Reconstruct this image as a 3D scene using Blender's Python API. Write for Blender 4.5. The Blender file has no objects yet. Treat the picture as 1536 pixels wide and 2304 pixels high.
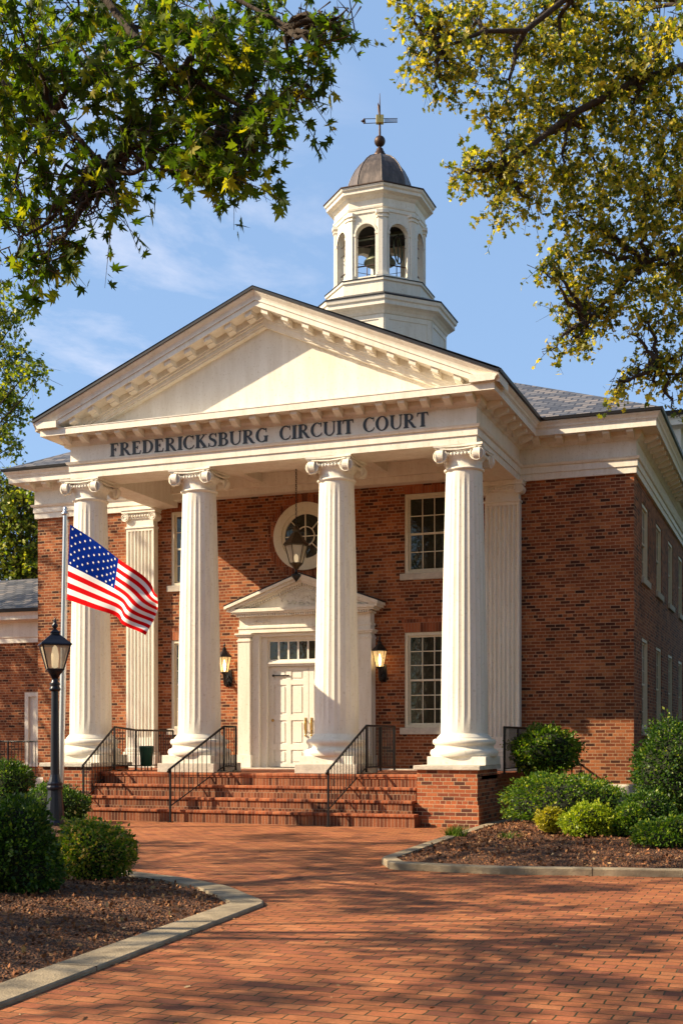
import bpy, math, random
import numpy as np
from mathutils import Vector, Matrix
random.seed(7); rng = np.random.default_rng(11)
PI = math.pi; rad = math.radians
S = bpy.context.scene; COL = S.collection

# ------------------------------------------------------------------ camera geometry
CAM = Vector((10.5, -26.45, 1.6)); TH = rad(20.916); FPX = 2739.5; HOR = 1670.0
def ray(u, v):
    a = (u - 768.0) / FPX; s, c = math.sin(TH), math.cos(TH)
    return Vector((-s + a*c, c + a*s, (HOR - v) / FPX))
def at(u, v, d):                       # a point d metres out into the yard
    return CAM + ray(u, v) * d

# ------------------------------------------------------------------ materials
def new_mat(name):
    m = bpy.data.materials.new(name); m.use_nodes = True
    nt = m.node_tree; return m, nt, nt.nodes['Principled BSDF']
def N(nt, t, **kw):
    n = nt.nodes.new(t)
    for k, v in kw.items():
        if k in n.inputs: n.inputs[k].default_value = v
        else: setattr(n, k, v)
    return n
def L(nt, a, b): nt.links.new(a, b)
def ramp(nt, stops, interp='LINEAR'):
    r = nt.nodes.new('ShaderNodeValToRGB'); r.color_ramp.interpolation = interp
    e = r.color_ramp.elements
    while len(e) < len(stops): e.new(0.5)
    for i, (p, c) in enumerate(stops): e[i].position = p; e[i].color = (*c, 1)
    return r
def mixc(nt, fac, a, b, mode='MIX'):
    m = nt.nodes.new('ShaderNodeMix'); m.data_type = 'RGBA'; m.blend_type = mode
    for sock, val in ((0, fac), (6, a), (7, b)):
        if hasattr(val, 'links'): L(nt, val, m.inputs[sock])
        elif sock == 0: m.inputs[0].default_value = val
        else: m.inputs[sock].default_value = (*val, 1)
    return m.outputs[2]
def simple(name, col, rough=0.5, metal=0.0, var=0.0, scale=6, bump=0.0, bscale=40, spec=0.5):
    m, nt, b = new_mat(name)
    b.inputs['Roughness'].default_value = rough; b.inputs['Metallic'].default_value = metal
    b.inputs['Specular IOR Level'].default_value = spec
    b.inputs['Base Color'].default_value = (*col, 1)
    tc = N(nt, 'ShaderNodeTexCoord')
    if var:
        n = N(nt, 'ShaderNodeTexNoise', Scale=scale, Detail=6.0, Roughness=0.65); L(nt, tc.outputs['Object'], n.inputs['Vector'])
        r = ramp(nt, [(0.3, tuple(c*(1-var) for c in col)), (0.7, tuple(min(1, c*(1+var*0.5)) for c in col))])
        L(nt, n.outputs['Fac'], r.inputs[0]); L(nt, r.outputs[0], b.inputs['Base Color'])
    if bump:
        n2 = N(nt, 'ShaderNodeTexNoise', Scale=bscale, Detail=5.0); L(nt, tc.outputs['Object'], n2.inputs['Vector'])
        bp = N(nt, 'ShaderNodeBump', Strength=bump, Distance=0.02); L(nt, n2.outputs['Fac'], bp.inputs['Height'])
        L(nt, bp.outputs[0], b.inputs['Normal'])
    return m

def white_mat(name, col, streak=0.10):
    m, nt, b = new_mat(name); b.inputs['Roughness'].default_value = 0.55
    b.inputs['Specular IOR Level'].default_value = 0.3
    tc = N(nt, 'ShaderNodeTexCoord'); mp = N(nt, 'ShaderNodeMapping'); mp.inputs['Scale'].default_value = (3, 3, 0.5)
    L(nt, tc.outputs['Object'], mp.inputs[0])
    n = N(nt, 'ShaderNodeTexNoise', Scale=1.6, Detail=8.0, Roughness=0.7); L(nt, mp.outputs[0], n.inputs['Vector'])
    r = ramp(nt, [(0.32, tuple(c*(1-streak)*k for c, k in zip(col, (1, .97, .92)))), (0.6, col)])
    L(nt, n.outputs['Fac'], r.inputs[0])
    n3 = N(nt, 'ShaderNodeTexNoise', Scale=23.0, Detail=5.0); L(nt, tc.outputs['Object'], n3.inputs['Vector'])
    r3 = ramp(nt, [(0.27, (.82, .79, .73)), (0.42, (1, 1, 1))]); L(nt, n3.outputs['Fac'], r3.inputs[0])
    L(nt, mixc(nt, 1.0, r.outputs[0], r3.outputs[0], 'MULTIPLY'), b.inputs['Base Color'])
    bp = N(nt, 'ShaderNodeBump', Strength=0.12, Distance=0.01); L(nt, n3.outputs['Fac'], bp.inputs['Height']); L(nt, bp.outputs[0], b.inputs['Normal'])
    return m

def brick_mat(name, stops, mortar, bw=0.215, rh=0.072, ms=0.006, flat=False, soldier=False, offset=0.5, rough=0.85, dirt=0.25, bump=0.6, wob=0.004):
    m, nt, b = new_mat(name); b.inputs['Roughness'].default_value = rough; b.inputs['Specular IOR Level'].default_value = 0.25
    tc = N(nt, 'ShaderNodeTexCoord'); sx = N(nt, 'ShaderNodeSeparateXYZ'); L(nt, tc.outputs['Object'], sx.inputs[0])
    cx = N(nt, 'ShaderNodeCombineXYZ')
    if flat:
        L(nt, sx.outputs[0], cx.inputs[0]); L(nt, sx.outputs[1], cx.inputs[1])
    else:
        ad = N(nt, 'ShaderNodeMath', operation='ADD'); L(nt, sx.outputs[0], ad.inputs[0]); L(nt, sx.outputs[1], ad.inputs[1])
        L(nt, ad.outputs[0], cx.inputs[0]); L(nt, sx.outputs[2], cx.inputs[1])
    nz = N(nt, 'ShaderNodeTexNoise', Scale=7.0, Detail=2.0); L(nt, tc.outputs['Object'], nz.inputs['Vector'])
    vs = N(nt, 'ShaderNodeVectorMath', operation='SCALE'); vs.inputs['Scale'].default_value = wob*2
    L(nt, nz.outputs['Color'], vs.inputs[0])
    va = N(nt, 'ShaderNodeVectorMath', operation='ADD'); L(nt, cx.outputs[0], va.inputs[0]); L(nt, vs.outputs[0], va.inputs[1])
    bt = N(nt, 'ShaderNodeTexBrick'); bt.offset = offset; bt.squash = 1.0
    if not flat and not soldier: bt.squash = 0.5; bt.squash_frequency = 6; bt.offset_frequency = 2
    for k, v in (('Scale', 1.0), ('Brick Width', bw), ('Row Height', rh), ('Mortar Size', ms), ('Mortar Smooth', 0.25), ('Bias', 0.0)): bt.inputs[k].default_value = v
    bt.inputs['Color1'].default_value = (0, 0, 0, 1); bt.inputs['Color2'].default_value = (1, 1, 1, 1); bt.inputs['Mortar'].default_value = (.5, .5, .5, 1)
    L(nt, va.outputs[0], bt.inputs['Vector'])
    rp = ramp(nt, stops); L(nt, bt.outputs['Color'], rp.inputs[0])
    fine = N(nt, 'ShaderNodeTexNoise', Scale=55.0, Detail=4.0); L(nt, tc.outputs['Object'], fine.inputs['Vector'])
    fr = ramp(nt, [(0.25, (.68, .66, .66)), (0.7, (1.12, 1.1, 1.08))]); L(nt, fine.outputs['Fac'], fr.inputs[0])
    c1 = mixc(nt, 0.8, rp.outputs[0], fr.outputs[0], 'MULTIPLY')
    big = N(nt, 'ShaderNodeTexNoise', Scale=0.8, Detail=7.0, Roughness=0.7); L(nt, tc.outputs['Object'], big.inputs['Vector'])
    br = ramp(nt, [(0.3, (1-dirt,)*3), (0.62, (1.06, 1.05, 1.04))]); L(nt, big.outputs['Fac'], br.inputs[0])
    mo = mixc(nt, 1.0, mortar, fr.outputs[0], 'MULTIPLY')
    if flat and bw > .2:                 # sand and moss in the joints, blotchy wear
        ms2 = N(nt, 'ShaderNodeTexNoise', Scale=1.7, Detail=6.0, Roughness=.7); L(nt, tc.outputs['Object'], ms2.inputs['Vector'])
        mr2 = ramp(nt, [(.40, (.035, .042, .012)), (.58, (.075, .06, .03)), (.72, (.28, .18, .10))]); L(nt, ms2.outputs['Fac'], mr2.inputs[0]); mo = mr2.outputs[0]
        st2 = N(nt, 'ShaderNodeTexNoise', Scale=3.3, Detail=8.0, Roughness=.75, Distortion=.6); L(nt, tc.outputs['Object'], st2.inputs['Vector'])
        sr2 = ramp(nt, [(.30, (.62, .60, .58)), (.44, (1, 1, 1)), (.62, (1, 1, 1)), (.74, (1.18, 1.15, 1.1))]); L(nt, st2.outputs['Fac'], sr2.inputs[0]); c1 = mixc(nt, .8, c1, sr2.outputs[0], 'MULTIPLY')
    c2 = mixc(nt, bt.outputs['Fac'], c1, mo)
    L(nt, mixc(nt, 1.0, c2, br.outputs[0], 'MULTIPLY'), b.inputs['Base Color'])
    inv = N(nt, 'ShaderNodeMath', operation='MULTIPLY_ADD'); inv.inputs[1].default_value = -1.0; inv.inputs[2].default_value = 1.0
    L(nt, bt.outputs['Fac'], inv.inputs[0])
    hh = N(nt, 'ShaderNodeMath', operation='MULTIPLY_ADD'); hh.inputs[1].default_value = 0.35
    L(nt, fine.outputs['Fac'], hh.inputs[0]); L(nt, inv.outputs[0], hh.inputs[2])
    bp = N(nt, 'ShaderNodeBump', Strength=bump, Distance=0.008); L(nt, hh.outputs[0], bp.inputs['Height']); L(nt, bp.outputs[0], b.inputs['Normal'])
    return m

def leaf_mat(name, stops, trans=0.45, rough=0.45, spec=0.4):
    m, nt, b = new_mat(name); out = nt.nodes['Material Output']
    g = N(nt, 'ShaderNodeNewGeometry'); r = ramp(nt, stops)
    L(nt, g.outputs['Random Per Island'], r.inputs[0])
    L(nt, r.outputs[0], b.inputs['Base Color']); b.inputs['Roughness'].default_value = rough; b.inputs['Specular IOR Level'].default_value = spec
    t = N(nt, 'ShaderNodeBsdfTranslucent')
    L(nt, mixc(nt, 1.0, r.outputs[0], (1.7, 1.75, .55), 'MULTIPLY'), t.inputs[0])
    mx = N(nt, 'ShaderNodeMixShader'); mx.inputs[0].default_value = trans
    L(nt, b.outputs[0], mx.inputs[1]); L(nt, t.outputs[0], mx.inputs[2]); L(nt, mx.outputs[0], out.inputs[0])
    return m

M = {}
M['white'] = white_mat('white_paint', (.80, .755, .665), .14)
M['white2'] = white_mat('door_paint', (.80, .765, .70), 0.05)
M['column'] = white_mat('column_paint', (.81, .77, .68), 0.12)
M['cream'] = white_mat('cream_window_paint', (.72, .66, .52), 0.08)
M['stone'] = simple('limestone', (.56, .50, .42), .8, var=.3, scale=5, bump=.4)
M['kerb'] = simple('kerb_concrete', (.33, .265, .175), .9, var=.5, scale=4, bump=.5, bscale=60)
BR = [(0.0, (.055, .020, .012)), (0.14, (.12, .034, .016)), (0.28, (.22, .060, .024)), (0.6, (.30, .085, .031)), (0.85, (.38, .118, .042)), (1.0, (.46, .17, .066))]
M['brick'] = brick_mat('red_brick', BR, (.45, .28, .165), ms=.008, dirt=.4)
BR2 = [(0.0, (.12, .034, .018)), (0.25, (.27, .075, .03)), (0.65, (.38, .11, .045)), (1.0, (.46, .17, .075))]
M['stepbrick'] = brick_mat('shaded_riser_brick', [(0.0, (.07, .024, .014)), (0.3, (.16, .05, .024)), (0.65, (.24, .075, .032)), (1.0, (.32, .12, .055))], (.36, .24, .16), bw=0.072, rh=0.30, ms=.005, soldier=True, dirt=.45)  # riser tones darkened, painting in the shadow under the tread nosings
M['treadbrick'] = brick_mat('tread_brick', BR2, (.34, .22, .15), bw=0.075, rh=0.24, ms=.004, flat=True, dirt=.3)
M['pedbrick'] = brick_mat('pedestal_brick', [(0.0, (.07, .03, .022)), (0.2, (.16, .05, .03)), (0.4, (.33, .085, .035)), (1.0, (.47, .15, .06))], (.45, .33, .21), ms=.006, dirt=.3)
M['lintel'] = brick_mat('soldier_brick', BR2, (.36, .22, .14), bw=0.072, rh=0.36, ms=.005, soldier=True)
PV = [(0.0, (.17, .062, .035)), (0.12, (.36, .120, .056)), (0.7, (.41, .145, .056)), (1.0, (.48, .19, .08))]
M['paving'] = brick_mat('brick_pavers', PV, (.085, .075, .035), bw=0.21, rh=0.135, ms=.0065, flat=True, dirt=.36, bump=.7, wob=.012)
M['black'] = simple('black_iron', (.012, .012, .014), .35, 0.3, var=.3, scale=30)
M['lamppaint'] = simple('dark_blue_black_paint', (.010, .013, .024), .3, 0.2, var=.3, scale=12)
M['gutter'] = simple('dark_gutter_metal', (.020, .019, .022), .4, .4, var=.3)
M['alu'] = simple('brushed_aluminium', (.62, .64, .66), .28, .9)
M['brass'] = simple('old_brass', (.55, .36, .12), .35, .9, var=.4, scale=30)
M['gold'] = simple('gilded_metal', (.75, .50, .15), .3, .9)
M['bronze'] = simple('bell_bronze', (.13, .15, .10), .4, .7, var=.4, scale=12)
M['ink'] = simple('black_letter_paint', (.012, .013, .017), .4)
M['rust'] = simple('dark_brown_metal', (.06, .035, .025), .5, .6)
M['green'] = simple('green_plastic', (.004, .055, .040), .35)
M['flagred'] = simple('red_cloth', (.66, .003, .006), .8, var=.1, spec=.05)
M['flagwhite'] = simple('white_cloth', (.82, .80, .78), .7, var=.06)
M['flagblue'] = simple('blue_cloth', (.001, .018, .20), .8, var=.15, spec=.02)
M['bark'] = simple('bark', (.050, .034, .022), .95, var=.5, scale=14, bump=1, bscale=30)
M['twig'] = simple('twig', (.05, .035, .02), .9)
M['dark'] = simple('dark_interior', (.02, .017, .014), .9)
M['soil'] = simple('soil', (.035, .02, .012), .95, var=.4)

def dome_mat():
    m, nt, b = new_mat('weathered_copper'); b.inputs['Roughness'].default_value = .48; b.inputs['Metallic'].default_value = .35
    tc = N(nt, 'ShaderNodeTexCoord'); mp = N(nt, 'ShaderNodeMapping'); mp.inputs['Scale'].default_value = (7, 7, .7); L(nt, tc.outputs['Object'], mp.inputs[0])
    n = N(nt, 'ShaderNodeTexNoise', Scale=1.5, Detail=7.0, Roughness=.7); L(nt, mp.outputs[0], n.inputs['Vector'])
    r = ramp(nt, [(.3, (.06, .05, .047)), (.5, (.11, .09, .08)), (.7, (.21, .165, .14))]); L(nt, n.outputs['Fac'], r.inputs[0]); L(nt, r.outputs[0], b.inputs['Base Color'])
    return m
M['dome'] = dome_mat()

def glass_mat(name, c1, c2, bstr=.25):
    m, nt, b = new_mat(name); b.inputs['Roughness'].default_value = .05; b.inputs['Specular IOR Level'].default_value = .6
    tc = N(nt, 'ShaderNodeTexCoord'); n = N(nt, 'ShaderNodeTexNoise', Scale=3.0, Detail=6.0, Roughness=.7); L(nt, tc.outputs['Object'], n.inputs['Vector'])
    r = ramp(nt, [(.4, c1), (.75, c2)]); L(nt, n.outputs['Fac'], r.inputs[0]); L(nt, r.outputs[0], b.inputs['Base Color'])
    w = N(nt, 'ShaderNodeTexNoise', Scale=9.0, Detail=2.0); L(nt, tc.outputs['Object'], w.inputs['Vector'])
    bp = N(nt, 'ShaderNodeBump', Strength=bstr, Distance=.02); L(nt, w.outputs['Fac'], bp.inputs['Height']); L(nt, bp.outputs[0], b.inputs['Normal'])
    return m
M['pane'] = glass_mat('dark_window_glass', (.006, .008, .006), (.022, .028, .016))
def lampglass(name, col, emis):
    m, nt, b = new_mat(name); out = nt.nodes['Material Output']
    b.inputs['Base Color'].default_value = (*col, 1); b.inputs['Roughness'].default_value = .25
    t = N(nt, 'ShaderNodeBsdfTransparent'); t.inputs[0].default_value = (1, .96, .88, 1)
    mx = N(nt, 'ShaderNodeMixShader'); mx.inputs[0].default_value = .45
    L(nt, t.outputs[0], mx.inputs[2]); L(nt, b.outputs[0], mx.inputs[1]); L(nt, mx.outputs[0], out.inputs[0])
    if emis: b.inputs['Emission Color'].default_value = (1, .62, .25, 1); b.inputs['Emission Strength'].default_value = emis
    return m
M['lglass'] = lampglass('frosted_lamp_glass', (.62, .55, .42), 0)
M['lglass_lit'] = lampglass('glowing_lamp_glass', (.6, .48, .28), .42)
def emit(name, col, s):
    m, nt, b = new_mat(name); b.inputs['Emission Color'].default_value = (*col, 1); b.inputs['Emission Strength'].default_value = s; b.inputs['Base Color'].default_value = (.8, .7, .5, 1)
    return m
M['bulb'] = emit('lit_bulb', (1, .72, .34), 9.0)
M['bulb_dim'] = emit('dim_bulb', (1, .8, .5), .55)

def slate_mat():
    m, nt, b = new_mat('slate'); b.inputs['Roughness'].default_value = .55
    tc = N(nt, 'ShaderNodeTexCoord'); sx = N(nt, 'ShaderNodeSeparateXYZ'); L(nt, tc.outputs['Object'], sx.inputs[0])
    g = N(nt, 'ShaderNodeNewGeometry'); sn = N(nt, 'ShaderNodeSeparateXYZ'); L(nt, g.outputs['Normal'], sn.inputs[0])
    ab = N(nt, 'ShaderNodeMath', operation='ABSOLUTE'); L(nt, sn.outputs[0], ab.inputs[0])
    ab2 = N(nt, 'ShaderNodeMath', operation='ABSOLUTE'); L(nt, sn.outputs[1], ab2.inputs[0])
    gt = N(nt, 'ShaderNodeMath', operation='GREATER_THAN'); L(nt, ab.outputs[0], gt.inputs[0]); L(nt, ab2.outputs[0], gt.inputs[1])
    mx = N(nt, 'ShaderNodeMix'); L(nt, gt.outputs[0], mx.inputs[0]); L(nt, sx.outputs[0], mx.inputs[2]); L(nt, sx.outputs[1], mx.inputs[3])
    cz = N(nt, 'ShaderNodeMath', operation='MULTIPLY'); cz.inputs[1].default_value = 2.4; L(nt, sx.outputs[2], cz.inputs[0])
    cx = N(nt, 'ShaderNodeCombineXYZ'); L(nt, mx.outputs[0], cx.inputs[0]); L(nt, cz.outputs[0], cx.inputs[1])
    bt = N(nt, 'ShaderNodeTexBrick')
    for k, v in (('Scale', 1.0), ('Brick Width', .33), ('Row Height', .22), ('Mortar Size', .022), ('Mortar Smooth', .1)): bt.inputs[k].default_value = v
    bt.inputs['Color1'].default_value = (0, 0, 0, 1); bt.inputs['Color2'].default_value = (1, 1, 1, 1)
    nz = N(nt, 'ShaderNodeTexNoise', Scale=3.0, Detail=2.0); L(nt, tc.outputs['Object'], nz.inputs['Vector'])
    vs = N(nt, 'ShaderNodeVectorMath', operation='SCALE'); vs.inputs['Scale'].default_value = .06; L(nt, nz.outputs['Color'], vs.inputs[0])
    va = N(nt, 'ShaderNodeVectorMath', operation='ADD'); L(nt, cx.outputs[0], va.inputs[0]); L(nt, vs.outputs[0], va.inputs[1])
    L(nt, va.outputs[0], bt.inputs['Vector'])
    r = ramp(nt, [(0, (.055, .058, .07)), (.5, (.12, .12, .13)), (1, (.23, .20, .18))]); L(nt, bt.outputs['Color'], r.inputs[0])
    L(nt, mixc(nt, bt.outputs['Fac'], r.outputs[0], (.03, .03, .035)), b.inputs['Base Color'])
    # overlapping courses: height falls away up each course
    fr = N(nt, 'ShaderNodeMath', operation='DIVIDE'); fr.inputs[1].default_value = .22
    sv = N(nt, 'ShaderNodeSeparateXYZ'); L(nt, va.outputs[0], sv.inputs[0]); L(nt, sv.outputs[1], fr.inputs[0])
    fc = N(nt, 'ShaderNodeMath', operation='FRACT'); L(nt, fr.outputs[0], fc.inputs[0])
    bp = N(nt, 'ShaderNodeBump', Strength=.9, Distance=-.03); L(nt, fc.outputs[0], bp.inputs['Height']); L(nt, bp.outputs[0], b.inputs['Normal'])
    return m
M['slate'] = slate_mat()

def mulch_mat():
    m, nt, b = new_mat('bark_mulch'); b.inputs['Roughness'].default_value = .95
    tc = N(nt, 'ShaderNodeTexCoord')
    v = N(nt, 'ShaderNodeTexVoronoi', Scale=38.0); L(nt, tc.outputs['Object'], v.inputs['Vector'])
    r = ramp(nt, [(0, (.04, .016, .008)), (.5, (.12, .046, .018)), (.85, (.21, .085, .034)), (1, (.34, .18, .08))])
    s = N(nt, 'ShaderNodeSeparateColor'); L(nt, v.outputs['Color'], s.inputs[0]); L(nt, s.outputs[0], r.inputs[0])
    L(nt, r.outputs[0], b.inputs['Base Color'])
    bp = N(nt, 'ShaderNodeBump', Strength=1.0, Distance=.05); L(nt, v.outputs['Distance'], bp.inputs['Height']); L(nt, bp.outputs[0], b.inputs['Normal'])
    return m
M['mulch'] = mulch_mat()
M['chip'] = leaf_mat('mulch_chip', [(0, (.06, .022, .01)), (.5, (.17, .064, .026)), (.85, (.30, .125, .05)), (1, (.50, .30, .14))], trans=.02, rough=.9)
M['dryleaf'] = leaf_mat('dry_leaf', [(0, (.16, .07, .03)), (1, (.5, .36, .2))], trans=.1, rough=.8)
M['leaf_maple'] = leaf_mat('maple_leaf', [(0, (.024, .050, .007)), (.5, (.062, .115, .010)), (.85, (.15, .19, .014)), (1, (.34, .30, .02))], trans=.55, rough=.6, spec=.2)
M['leaf_oak'] = leaf_mat('oak_leaf', [(0, (.035, .065, .012)), (.35, (.14, .17, .022)), (.65, (.38, .34, .04)), (1, (.68, .52, .07))], trans=.5)
M['leaf_far'] = leaf_mat('far_leaf', [(0, (.04, .08, .012)), (.5, (.17, .23, .022)), (1, (.42, .40, .05))], trans=.42)
M['leaf_box'] = leaf_mat('boxwood_leaf', [(0, (.022, .06, .008)), (.5, (.07, .15, .014)), (.85, (.17, .26, .024)), (1, (.34, .36, .04))], trans=.38)
M['leaf_boxd'] = leaf_mat('dark_boxwood_leaf', [(0, (.015, .045, .008)), (.6, (.045, .11, .014)), (.92, (.12, .20, .022)), (1, (.28, .32, .05))], trans=.35)
M['leaf_lime'] = leaf_mat('lime_leaf', [(0, (.10, .17, .012)), (.5, (.26, .34, .018)), (1, (.50, .52, .04))], trans=.35)
M['leaf_yel'] = leaf_mat('yellow_leaf', [(0, (.16, .16, .012)), (.5, (.34, .32, .02)), (1, (.55, .45, .04))], trans=.35)
M['leaf_mix'] = leaf_mat('bronze_tipped_leaf', [(0, (.03, .08, .010)), (.5, (.11, .20, .016)), (.8, (.30, .32, .03)), (.92, (.46, .28, .09)), (1, (.50, .36, .18))], trans=.35)
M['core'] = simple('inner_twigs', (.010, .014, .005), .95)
M['grass'] = simple('lawn', (.035, .06, .015), .9, var=.5, scale=3)

# ------------------------------------------------------------------ mesh helpers
class MB:
    def __init__(s): s.v = []; s.f = []; s.m = []; s.sm = []; s.mi = 0
    def add(s, vs, fs, smooth=False):
        o = len(s.v); s.v += [tuple(x) for x in vs]
        for f in fs: s.f.append([i+o for i in f]); s.m.append(s.mi); s.sm.append(smooth)
    def box(s, x0, x1, y0, y1, z0, z1):
        s.add([(x0,y0,z0),(x1,y0,z0),(x1,y1,z0),(x0,y1,z0),(x0,y0,z1),(x1,y0,z1),(x1,y1,z1),(x0,y1,z1)],
              [(0,3,2,1),(4,5,6,7),(0,1,5,4),(1,2,6,5),(2,3,7,6),(3,0,4,7)])
    def prism(s, poly, y0, y1):          # polygon in XZ, extruded along Y
        n = len(poly); vs = [(x, y0, z) for x, z in poly] + [(x, y1, z) for x, z in poly]
        s.add(vs, [list(range(n)), list(range(2*n-1, n-1, -1))] + [(i, i+n, (i+1) % n+n, (i+1) % n) for i in range(n)])
    def prism_x(s, poly, x0, x1):        # polygon in YZ, extruded along X
        n = len(poly); vs = [(x0, y, z) for y, z in poly] + [(x1, y, z) for y, z in poly]
        s.add(vs, [list(range(n)), list(range(2*n-1, n-1, -1))] + [(i, i+n, (i+1) % n+n, (i+1) % n) for i in range(n)])
    def prism_z(s, poly, z0, z1):
        n = len(poly); vs = [(x, y, z0) for x, y in poly] + [(x, y, z1) for x, y in poly]
        s.add(vs, [list(range(n-1, -1, -1)), list(range(n, 2*n))] + [(i, (i+1) % n, (i+1) % n+n, i+n) for i in range(n)])
    def lathe(s, prof, n=32, c=(0, 0), smooth=True, rot=0.0, cap=True):   # prof: (r, z)
        vs = []; fs = []
        for r, z in prof:
            for k in range(n):
                a = 2*PI*k/n + rot; vs.append((c[0]+r*math.cos(a), c[1]+r*math.sin(a), z))
        for j in range(len(prof)-1):
            for k in range(n):
                fs.append((j*n+k, j*n+(k+1) % n, (j+1)*n+(k+1) % n, (j+1)*n+k))
        s.add(vs, fs, smooth)
        if cap:
            s.add(vs[:n], [list(range(n-1, -1, -1))]); s.add(vs[-n:], [list(range(n))])
    def tube(s, pts, rs, n=8, smooth=True):
        pts = [Vector(p) for p in pts]
        if not hasattr(rs, '__len__'): rs = [rs]*len(pts)
        vs = []; fs = []; up = Vector((0, 0, 1)); prev = None
        for i, p in enumerate(pts):
            d = (pts[min(i+1, len(pts)-1)] - pts[max(i-1, 0)]).normalized()
            if prev is None:
                a = d.cross(up if abs(d.z) < .9 else Vector((1, 0, 0))).normalized()
            else: a = (prev - d*prev.dot(d)).normalized()
            b = d.cross(a); prev = a
            for k in range(n):
                t = 2*PI*k/n + PI/n; vs.append(p + (a*math.cos(t) + b*math.sin(t))*rs[i])
        for j in range(len(pts)-1):
            for k in range(n): fs.append((j*n+k, j*n+(k+1) % n, (j+1)*n+(k+1) % n, (j+1)*n+k))
        fs2 = [list(range(n-1, -1, -1)), list(range((len(pts)-1)*n, len(pts)*n))]
        s.add(vs, fs, smooth); s.add(vs, fs2)
    def sphere(s, c, r, n=16, sz=1.0):
        prof = [(max(1e-4, r*math.sin(PI*j/8)), c[2] - r*sz*math.cos(PI*j/8)) for j in range(9)]
        s.lathe(prof, n, (c[0], c[1]), cap=False)
    def sweep(s, path, prof, close=True):   # plan path (x,y), outward = right-hand side; prof (o,z)
        n = len(path); offs = []
        for i in range(n):
            ds = []
            if i > 0: d = Vector(path[i]) - Vector(path[i-1]); ds.append(d.normalized())
            if i < n-1: d = Vector(path[i+1]) - Vector(path[i]); ds.append(d.normalized())
            ns = [Vector((d.y, -d.x)) for d in ds]
            if len(ns) == 1: offs.append(ns[0])
            else: offs.append((ns[0]+ns[1]) / (1 + ns[0].dot(ns[1])))
        m = len(prof); vs = []; fs = []
        for i in range(n):
            for o, z in prof: vs.append((path[i][0]+offs[i].x*o, path[i][1]+offs[i].y*o, z))
        for i in range(n-1):
            for j in range(m if close else m-1):
                k = (j+1) % m; fs.append((i*m+j, (i+1)*m+j, (i+1)*m+k, i*m+k))
        if close: fs += [list(range(m)), list(range(n*m-1, (n-1)*m-1, -1))]
        s.add(vs, fs)
    def build(s, name, mats, parent=None, bevel=0.0, loc=None):
        me = bpy.data.meshes.new(name); me.from_pydata(s.v, [], s.f)
        if not isinstance(mats, (list, tuple)): mats = [mats]
        for m in mats: me.materials.append(M[m] if isinstance(m, str) else m)
        me.polygons.foreach_set('material_index', s.m); me.polygons.foreach_set('use_smooth', s.sm)
        me.validate(); me.update()
        o = bpy.data.objects.new(name, me); COL.objects.link(o)
        if parent: o.parent = parent
        if loc: o.location = loc
        if bevel:
            b = o.modifiers.new('bevel', 'BEVEL'); b.width = bevel; b.segments = 2; b.limit_method = 'ANGLE'; b.angle_limit = rad(40)
        return o
def empty(name, loc=(0, 0, 0), rz=0):
    o = bpy.data.objects.new(name, None); COL.objects.link(o); o.location = loc; o.rotation_euler.z = rz; o.empty_display_size = .2
    return o
def tag(o, label=None, cat=None, group=None, kind=None):
    if label: o['label'] = label
    if cat: o['category'] = cat
    if group: o['group'] = group
    if kind: o['kind'] = kind
    return o
def children(o): return [c for c in bpy.data.objects if c.parent == o]
def copy_tree(o, parent=None):
    c = o.copy(); COL.objects.link(c); c.parent = parent
    for ch in children(o): copy_tree(ch, c)
    return c

# ------------------------------------------------------------------ setting: ground
g = MB(); g.add([(-600, -600, -.012), (600, -600, -.012), (600, 600, -.012), (-600, 600, -.012)], [(0, 1, 2, 3)])
tag(g.build('ground', 'grass'), kind='structure')
g = MB(); g.add([(-40, -60, -.004), (45, -60, -.004), (45, 3, -.004), (-40, 3, -.004)], [(0, 1, 2, 3)])
tag(g.build('brick_paving', 'paving'), kind='structure')

def inset(poly, d):      # poly anticlockwise; offset inwards
    n = len(poly); out = []
    for i in range(n):
        p0, p1, p2 = Vector(poly[i-1]), Vector(poly[i]), Vector(poly[(i+1) % n])
        n1 = (p1-p0).normalized(); n2 = (p2-p1).normalized()
        a = Vector((-n1.y, n1.x)); b = Vector((-n2.y, n2.x)); k = (a+b) / max(.35, 1 + a.dot(b))
        out.append((p1 + k*d)[:])
    return out
def smooth_poly(pts, closed=True, it=2, q_=.08):
    for _ in range(it):
        q = []; n = len(pts)
        for i in range(n):
            a, b = Vector(pts[i]), Vector(pts[(i+1) % n]); w = min(q_, .12/max(.01, (b-a).length)); q += [(a*(1-w)+b*w)[:], (a*w+b*(1-w))[:]]
        pts = q
    return pts
def pip(x, y, poly):
    c = False; n = len(poly); j = n-1
    for i in range(n):
        xi, yi = poly[i]; xj, yj = poly[j]
        if (yi > y) != (yj > y) and x < (xj-xi)*(y-yi)/(yj-yi)+xi: c = not c
        j = i
    return c
def edge_dist(x, y, poly):
    best = 1e9
    for i in range(len(poly)):
        a = Vector(poly[i-1]); b = Vector(poly[i]); p = Vector((x, y)); ab = b-a
        t = max(0, min(1, (p-a).dot(ab)/max(1e-9, ab.length_squared))); best = min(best, (p-(a+ab*t)).length)
    return best
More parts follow.
